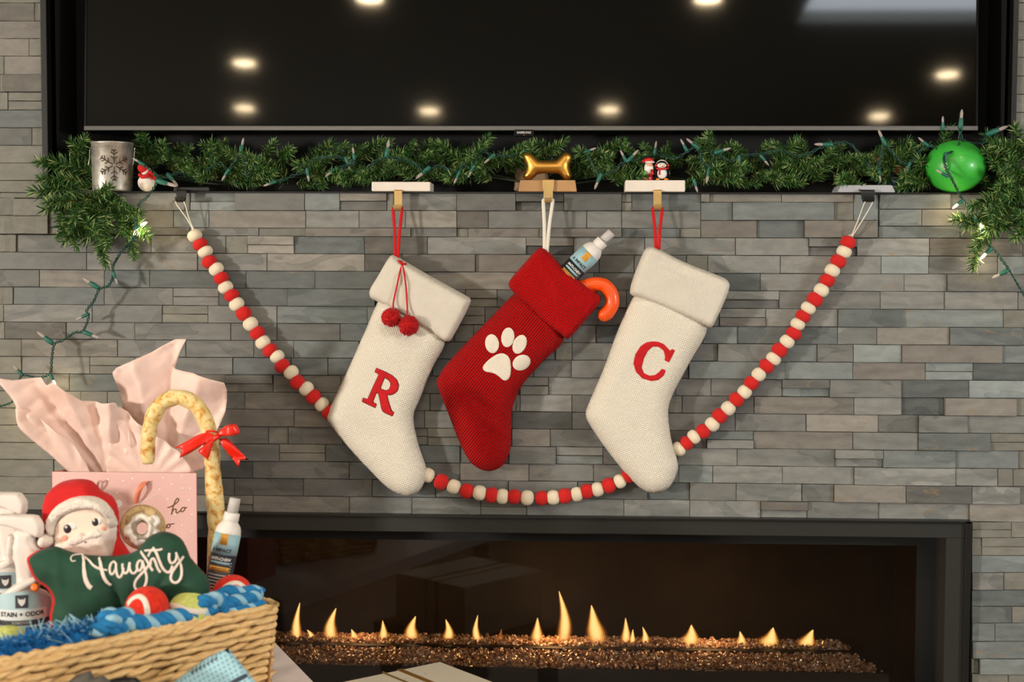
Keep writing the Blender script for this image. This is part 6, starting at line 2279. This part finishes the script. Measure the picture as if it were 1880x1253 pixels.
ball(270, 1117, -.672, 'felt_ball_red', 'red felt tennis ball in front of the green bone', [(234, 1110), (242, 1100), (254, 1095), (264, 1101), (270, 1118), (270, 1140), (266, 1156)])
ball(427, 1094, -.552, 'felt_ball_red', 'red felt tennis ball under the rope beside the spray bottle', [(396, 1112), (404, 1092), (416, 1076), (434, 1070), (448, 1078), (456, 1096), (458, 1112)])
ball(347, 1125, -.637, 'felt_ball_yellow', 'pale yellow tennis ball between the green bone and the blue rope', [(312, 1112), (324, 1114), (345, 1121), (364, 1124), (382, 1122)])
ball(14, 1190, -.735, 'felt_ball_yellow', 'pale yellow tennis ball before the stain remover bottle', [(-20, 1200), (0, 1206), (20, 1204), (44, 1194)])

# ---------------------------------------------------------------- rope toy
simple('rope_blue', srgb(26, 120, 178), .85, var=.12, vscale=120, bump=.5, bscale=500)
simple('rope_deep', srgb(16, 108, 176), .9, var=.2, vscale=90)
simple('rope_pale', srgb(146, 192, 214), .85, var=.08, vscale=120, bump=.5, bscale=500)
rope = thing('rope_toy', P(300, 1150, -.68), 'twisted blue rope dog toy with knots and a frayed end lying along the rim', 'dog toy')


def rope_run(px, rad, pitch=.042, dy=.022, lift=None, ph0=0.0, plain=None):
    pts3 = []
    for k, p in enumerate(px):
        Y = front_y(p[0]) + dy + (p[2] if len(p) > 2 else 0)
        pts3.append(P(p[0], p[1], Y))
    path = smooth_path(pts3, 10)
    # even spacing
    L = [0]
    for a, b in zip(path, path[1:]):
        L.append(L[-1] + (b - a).length)
    n = max(12, int(L[-1] / .0022))
    even, k = [], 0
    for i in range(n + 1):
        s = L[-1] * i / n
        while k < len(L) - 2 and L[k + 1] < s: k += 1
        even.append(path[k].lerp(path[k + 1], (s - L[k]) / max(1e-9, L[k + 1] - L[k])))
    nrm = None
    frames = []
    for i, p in enumerate(even):
        d = (even[min(i + 1, n)] - even[max(i - 1, 0)]).normalized()
        nrm = d.orthogonal() if nrm is None else nrm
        nrm = (nrm - d * nrm.dot(d)).normalized()
        frames.append((p, nrm.copy(), d.cross(nrm)))
    for s in range(3):
        pts_ = []
        for i, (p, a, b) in enumerate(frames):
            an = 2 * math.pi * (L[-1] * i / n / pitch + s / 3) + ph0
            pts_.append(p + (a * math.cos(an) + b * math.sin(an)) * rad * .52)
        G().tube(pts_, rad * .60, 8).obj('rope_strand', plain or ('rope_pale' if s == 1 else 'rope_blue'), rope)


rope_run([(198, 1158), (230, 1143), (270, 1146), (310, 1137), (350, 1130), (385, 1120)], .0125, .042, .012)
rope_run([(362, 1128, .0), (366, 1112, -.01), (378, 1103, -.012), (390, 1112, -.008), (392, 1128, 0)], .0105, .032, .020)
rope_run([(383, 1130, .01), (384, 1108, -.005), (398, 1098, -.01), (408, 1112, -.006), (410, 1130, 0)], .0110, .032, .016)
rope_run([(404, 1108, .02), (408, 1092, .015), (422, 1086, .012), (440, 1089, .01), (462, 1086, .012), (478, 1090, .02)], .0095, .036, .020)
rope_run([(402, 1116, .0), (425, 1106, -.004), (450, 1101, .0), (474, 1094, .012)], .0100, .036, .014)
rope_run([(404, 1130, .0), (430, 1122, -.002), (455, 1117, .002), (480, 1110, .012)], .0105, .036, .012, None, 1.0)
rope_run([(183, 1168, .0), (190, 1140, -.004), (205, 1130, .0), (222, 1142, -.004), (222, 1160, 0)], .0110, .032, .016)
rope_run([(170, 1160, .0), (196, 1148, -.01), (214, 1134, -.008), (236, 1128, .006)], .0105, .032, .012)
# frayed end: countless threads
rf_ = random.Random(9)
for mat_, nn in (('rope_deep', 2200), ('rope_pale', 200)):
    g = G()
    for k in range(nn):
        x0 = rf_.uniform(-6, 195)
        y0 = 1196 - x0 * .215 + rf_.uniform(-10, 6)
        if mat_ == 'rope_pale': y0 -= 4
        Y = front_y(x0) + .025 + rf_.uniform(-.012, .012)
        p = P(x0, y0, Y)
        d = Vector((rf_.uniform(-1, .35), rf_.uniform(-.5, .3), rf_.uniform(-.35, .75))).normalized()
        L = rf_.uniform(.008, .019) * (1.5 if mat_ == 'rope_pale' else 1)
        cur = Vector((rf_.uniform(-1, 1), rf_.uniform(-1, 1), rf_.uniform(-1, .3))) * .006
        pts_ = [p, p + d * L * .35 + cur * .25, p + d * L * .7 + cur * .7, p + d * L + cur * 1.4]
        g.tube(pts_, [.0010, .0009, .0008, .0005], 4)
    o = g.obj('frayed_threads', mat_, rope); o['kind'] = 'stuff'
rope_run([(-40, 1212, .0), (20, 1202, .0), (100, 1184, .0), (185, 1162, .0)], .0165, .06, .028, None, 0.0, 'rope_deep')

# ---------------------------------------------------------------- trigger spray bottles
simple('sprayer_white', srgb(232, 222, 214), .35, var=.02)
simple('jug_label', srgb(178, 206, 214), .5, var=.04, vscale=12)
simple('jug_label_white', srgb(222, 226, 226), .5, var=.03)
simple('jug_label_grey', srgb(64, 66, 72), .5, var=.05)
simple('photo_dog', srgb(58, 52, 52), .6, var=.5, vscale=60)
simple('orange_plastic', srgb(232, 112, 24), .4, var=.05)


def sprayer(label, xc, ytop, Y, body_px, scale=1.0, text=True):
    """trigger bottle: head pointing to the photo's left edge; xc = neck column"""
    m = M_PX(Y) * scale
    ctr = P(xc, ytop, Y)
    X = lambda dx, dz, dy=0.0: ctr + Vector((dx * m, dy * m, -dz * m))
    root = thing('trigger_spray_bottle', (ctr.x, Y, TZ + .007), label, 'bottle', 'stain remover trigger bottles')
    # traced shapes: head, neck shroud and the trigger lever (photo pixels of the front bottle, shifted for its twin)
    sx, sy = xc - 42, ytop - 947
    tr_px = lambda L: [(x + sx, y + sy) for x, y in L]
    Pillow(smooth_path(tr_px([(-60, 948), (0, 944), (62, 945), (72, 950), (80, 962), (80, 980), (72, 988), (60, 984), (38, 974), (0, 965), (-60, 960)]), 3, True), Y, .013, .013, 7, 4).obj('spray_head', 'sprayer_white', root)
    Pillow(smooth_path(tr_px([(28, 972), (62, 974), (65, 992), (72, 1006), (76, 1020), (70, 1048), (68, 1072), (34, 1076), (30, 1045), (24, 1008), (27, 990)]), 3, True), Y, .016, .016, 14, 4).obj('neck', 'sprayer_white', root)
    Pillow(smooth_path(tr_px([(66, 1058), (72, 1068), (40, 1088), (0, 1112), (-20, 1122), (-26, 1108), (0, 1092), (34, 1070)]), 3, True), Y - .016, .008, .010, 6, 4).obj('trigger', 'sprayer_white', root)
    Pillow(smooth_path(tr_px([(14, 985), (24, 982), (26, 1000), (22, 1020), (24, 1034), (14, 1040), (11, 1010)]), 3, True), Y, .006, .006, 5, 4).obj('trigger_guard', 'sprayer_white', root)
    G().lathe([(21 * m, 0), (22 * m, 2 * m), (21 * m, 22 * m), (17 * m, 25 * m)], X(8, 136), seg=24).obj('screw_cap', 'sprayer_white', root)
    # jug
    r = body_px * m
    zt_ = X(0, 136).z
    h = zt_ - (TZ + .007)
    c0 = Vector((ctr.x, Y, TZ + .007))
    G().lathe([(r * .94, 0), (r, .004), (r, h - r * .8), (r * .93, h - r * .5), (r * .75, h - r * .22), (r * .5, h - .004), (20 * m, h + .004)], c0, seg=40).obj('jug', 'bottle_white', root)
    return root, c0, r, h


jug1, c1, r1, h1_ = sprayer('white trigger spray bottle with blue stain remover label in front of its twin', 42, 947, -.572, 56)
jug2, c2, r2, h2_ = sprayer('white trigger spray bottle tucked behind the other stain remover bottle', 12, 906, -.390, 52)


def arc_label(root, c0, r, zl, zh, w, mat_, name, parent, th=.0006, ang=0.0, arch=0.0, n=24):
    v, f = [], []
    for i in range(n + 1):
        s = -1 + 2 * i / n
        a = s * w / 2 / r + ang
        top_z = zh - arch * s * s
        for z in (zl, top_z):
            for q in (r, r + th):
                v.append(c0 + Vector((q * math.sin(a), -q * math.cos(a), z)))
    for i in range(n):
        k = i * 4
        f += [(k + 1, k + 5, k + 7, k + 3), (k, k + 2, k + 6, k + 4), (k, k + 4, k + 5, k + 1), (k + 2, k + 3, k + 7, k + 6)]
    f += [(0, 1, 3, 2), (n * 4, n * 4 + 2, n * 4 + 3, n * 4 + 1)]
    return G().add(v, f).obj(name, mat_, parent, smooth=False)


def arc_text(s, size, c0, r, z, parent, mat_, bold=.0, ang=0.0, spacing=1.0):
    v, f = text_geo(s, size, bold, .0001, spacing=spacing)
    vs = [c0 + Vector(((r + .0003) * math.sin(q.x / r + ang), -(r + .0003) * math.cos(q.x / r + ang), z + q.y)) for q in v]
    return mesh_obj('lettering', vs, f, mat_, parent, smooth=False)


def zl(py, c0, r):   # height above the jug's base of a pixel row on its front
    return P(45, py, c0.y - r).z - c0.z


for root, c0, r, dpy in ((jug1, c1, r1, 0), (jug2, c2, r2, -36)):
    z_ = lambda py: zl(py + dpy, c0, r)
    lab = arc_label(root, c0, r, .01, z_(1088), r * 2.3, 'jug_label', 'label_sheet', root, .0006, .22, .016)
    q = arc_label(root, c0, r + .0006, z_(1118), z_(1094), .019, 'jug_label_grey', 'emblem', lab, .0004, .30)
    g = G()
    pc_ = [(-.0055, .006), (-.003, .0035), (.003, .0035), (.0055, .006), (.005, -.001), (.0025, -.005), (0, -.007), (-.0025, -.005), (-.005, -.001)]
    zz_ = z_(1106)
    g.add([c0 + Vector(((r + .0013) * math.sin(x / r + .30), -(r + .0013) * math.cos(x / r + .30), zz_ + y)) for x, y in pc_], [tuple(range(len(pc_)))])
    g.obj('emblem_face', 'print_white', lab, smooth=False)
    arc_label(root, c0, r + .0006, z_(1140), z_(1121), r * 1.75, 'jug_label_white', 'label_strip', lab, .0003, .28)
    arc_text('STAIN + ODOR', .0098, c0, r + .0010, z_(1130), lab, 'print_dark', .0003, .30, 1.02)
    arc_label(root, c0, r + .0006, z_(1150), z_(1141), r * 2.0, 'jug_label_grey', 'label_strip', lab, .0003, .28)
    arc_text('REMOVER', .0060, c0, r + .0010, z_(1145.5), lab, 'print_white', .0002, .28, 1.1)
    arc_label(root, c0, r + .0006, .012, z_(1151), r * 1.2, 'jug_label_white', 'label_strip', lab, .0003, -.35)
    arc_label(root, c0, r + .0008, .012, z_(1154), r * .7, 'photo_dog', 'label_photo', lab, .0003, .75)
G().lathe([(.0055, 0), (.006, .002), (.006, .007), (.004, .008)], P(66, 1079, -.625), mtx=Matrix.Rotation(R(75), 3, 'X'), seg=18).obj('cap', 'orange_plastic', jug1)

# ---------------------------------------------------------------- before the basket: pouch and dark cloth
t = NT('pouch_blue')
uv = t.n('ShaderNodeUVMap', uv_map='UVMap').outputs[0]
vo = t.n('ShaderNodeTexVoronoi'); vo.inputs['Scale'].default_value = 1.0; vo.inputs['Randomness'].default_value = 0.0
mp = t.n('ShaderNodeMapping'); mp.inputs['Scale'].default_value = (165, 165, 165); t.link(uv, mp.inputs['Vector']); t.link(mp.outputs[0], vo.inputs['Vector'])
t.set(col=t.mix(t.math('LESS_THAN', vo.outputs['Distance'], .27), srgb(158, 200, 214), srgb(110, 156, 172)), rough=.5)
simple('pouch_navy', srgb(44, 56, 70), .5, var=.1)
simple('pouch_grey', srgb(172, 178, 182), .5, var=.1)
simple('cloth_grey', srgb(84, 80, 74), .9, var=.12, vscale=40, bump=.4, bscale=400)
YPP = -.735
po = thing('treat_pouch', Vector((P(400, 1250, YPP).x, YPP - .02, TZ)), 'light blue dotted pouch with a navy stripe leaning on the basket', 'pouch')


class Lean(Pillow):
    pass


def row_at(z, px, Y):
    """photograph row where the plane y = Y meets height z"""
    lo, hi = 900.0, 2400.0
    for _ in range(40):
        m_ = (lo + hi) / 2
        if P(px, m_, Y).z > z: lo = m_
        else: hi = m_
    return lo


pb = row_at(TZ + .0005, 400, YPP)
ppoly = [(412, 1193), (421, 1193), (450, 1222), (482, 1255), (505, 1290), (505, pb - 6), (500, pb), (300, pb), (292, pb - 6), (288, 1300), (305, 1262), (345, 1232), (380, 1208)]
PP = Pillow(ppoly, YPP, .010, .010, 30, 5)
lean_of = lambda v: Vector((v.x, v.y - .40 * max(0, P(415, 1193, YPP).z - v.z), v.z))
PP.V = [lean_of(v) for v in PP.V]
PP.obj('pouch_body', 'pouch_blue', po, uvrot=R(-28))


def pouch_patch(poly, name, m_):
    q = Stack(poly, PP, .0006, 2, 3, 0)
    q.V = [lean_of(v) for v in q.V]
    q.obj(name, m_, po)


zq = lambda L: [(280 + x / 6.173, 1050 + y / 6.173) for x, y in L]
pouch_patch(zq([(830, 1250), (920, 1190), (1000, 1150), (1080, 1118), (1115, 1150), (1040, 1185), (960, 1225), (900, 1265), (850, 1290)]), 'pouch_stripe', 'pouch_navy')
pouch_patch(zq([(820, 885), (850, 872), (885, 905), (872, 912)]), 'pouch_tab', 'pouch_navy')
for k in range(7):
    x0, y0 = 470 + k * 42, 1110 - k * 23
    pouch_patch(zq([(x0, y0 - 12), (x0 + 30, y0 - 30), (x0 + 36, y0 - 2), (x0 + 6, y0 + 16)]), 'pouch_print', 'pouch_grey')
YCL = -.845
cl = thing('folded_harness', Vector((P(200, 1250, YCL).x, YCL, TZ)), 'dark grey folded fabric harness in front of the wicker basket', 'harness')
cb = row_at(TZ + .0005, 170, YCL)
Pillow([(125, 1253), (140, 1240), (167, 1231), (172, 1245), (190, 1240), (203, 1252), (215, 1285), (212, cb), (104, cb), (106, 1290)], YCL, .012, .008, 14, 5, lambda x, y, d: .004 * noise.noise((x * .07, y * .07, 0))).obj('webbing', 'cloth_grey', cl)
Pillow([(196, 1250), (215, 1245), (250, 1244), (258, 1252), (270, 1285), (272, cb - 8), (205, cb - 8)], YCL + .012, .008, .006, 10, 5).obj('strap', 'black_hook', cl)

# ---------------------------------------------------------------- wrapped gift before the fireplace
t = NT('gift_paper')
co = t.coord()
vo = t.n('ShaderNodeTexVoronoi'); vo.inputs['Scale'].default_value = 38.0; t.link(co, vo.inputs['Vector'])
t.set(col=t.mix(t.math('LESS_THAN', vo.outputs['Distance'], .085), srgb(208, 202, 184), srgb(60, 56, 44)), rough=.6)
t.bump(t.noise(co, 14, 3), .3, .004)
t = NT('glitter_gold')
co = t.coord()
t.set(col=t.ramp(t.noise(co, 900, 2), [(.35, srgb(110, 72, 22)), (.65, srgb(206, 156, 70))]), rough=.4, metal=.6)
simple('twine', srgb(128, 104, 62), .8, var=.1, vscale=200)
GZ = CAM.z - .715
g0 = PZ(808, 1215, GZ); gl_ = PZ(625, 1253, GZ); gr_ = PZ(865, 1253, GZ)
e1 = (gl_ - g0); e1.z = 0; e1.normalize()
e2 = Vector((-e1.y, e1.x, 0))
if e2.y > 0: e2 = -e2
GW, GD, GH = .225, .26, .12
gift = thing('wrapped_gift', g0 + e1 * GW / 2 + e2 * GD / 2 - Vector((0, 0, GH)), 'cream wrapped gift box with twine and glittery gold ribbon before the fireplace', 'gift box')
mtx = Matrix(((e1.x, e2.x, 0, g0.x), (e1.y, e2.y, 0, g0.y), (0, 0, 1, g0.z), (0, 0, 0, 1)))
G().box((0, 0, -GH), (GW, GD, 0), .003, mtx).obj('box', 'gift_paper', gift, smooth=False)
dr = lambda px: (lambda p: ((p - g0).dot(e1)))(PZ(px, 1237, GZ))
s1, s2 = .122, .088
for s, w, m_, nm, th in ((s2, .010, 'glitter_gold', 'ribbon', .0012), (s1, .0025, 'twine', 'twine', .0025)):
    g = G().box((s - w / 2, -th, -GH), (s + w / 2, GD + th, th), .0004, mtx)
    for q in range(len(g.v)):
        pass
    g.obj(nm, m_, gift, smooth=False)
# low stool that carries the gift
simple('stool_wood', srgb(92, 66, 44), .5, var=.12, vscale=12)
sc_ = g0 + e1 * GW / 2 + e2 * GD / 2
st_ = thing('low_stool', (sc_.x, sc_.y, 0), 'low brown wooden stool under the wrapped gift', 'stool')
zst = GZ - GH
m2 = Matrix(((e1.x, e2.x, 0, sc_.x), (e1.y, e2.y, 0, sc_.y), (0, 0, 1, 0), (0, 0, 0, 1)))
G().box((-.17, -.15, zst - .03), (.17, .15, zst - .0003), .004, m2).obj('seat', 'stool_wood', st_, smooth=False)
for sx in (-1, 1):
    for sy in (-1, 1):
        G().box((sx * .14 - .018, sy * .12 - .018, 0), (sx * .14 + .018, sy * .12 + .018, zst - .03), .003, m2).obj('leg', 'stool_wood', st_, smooth=False)
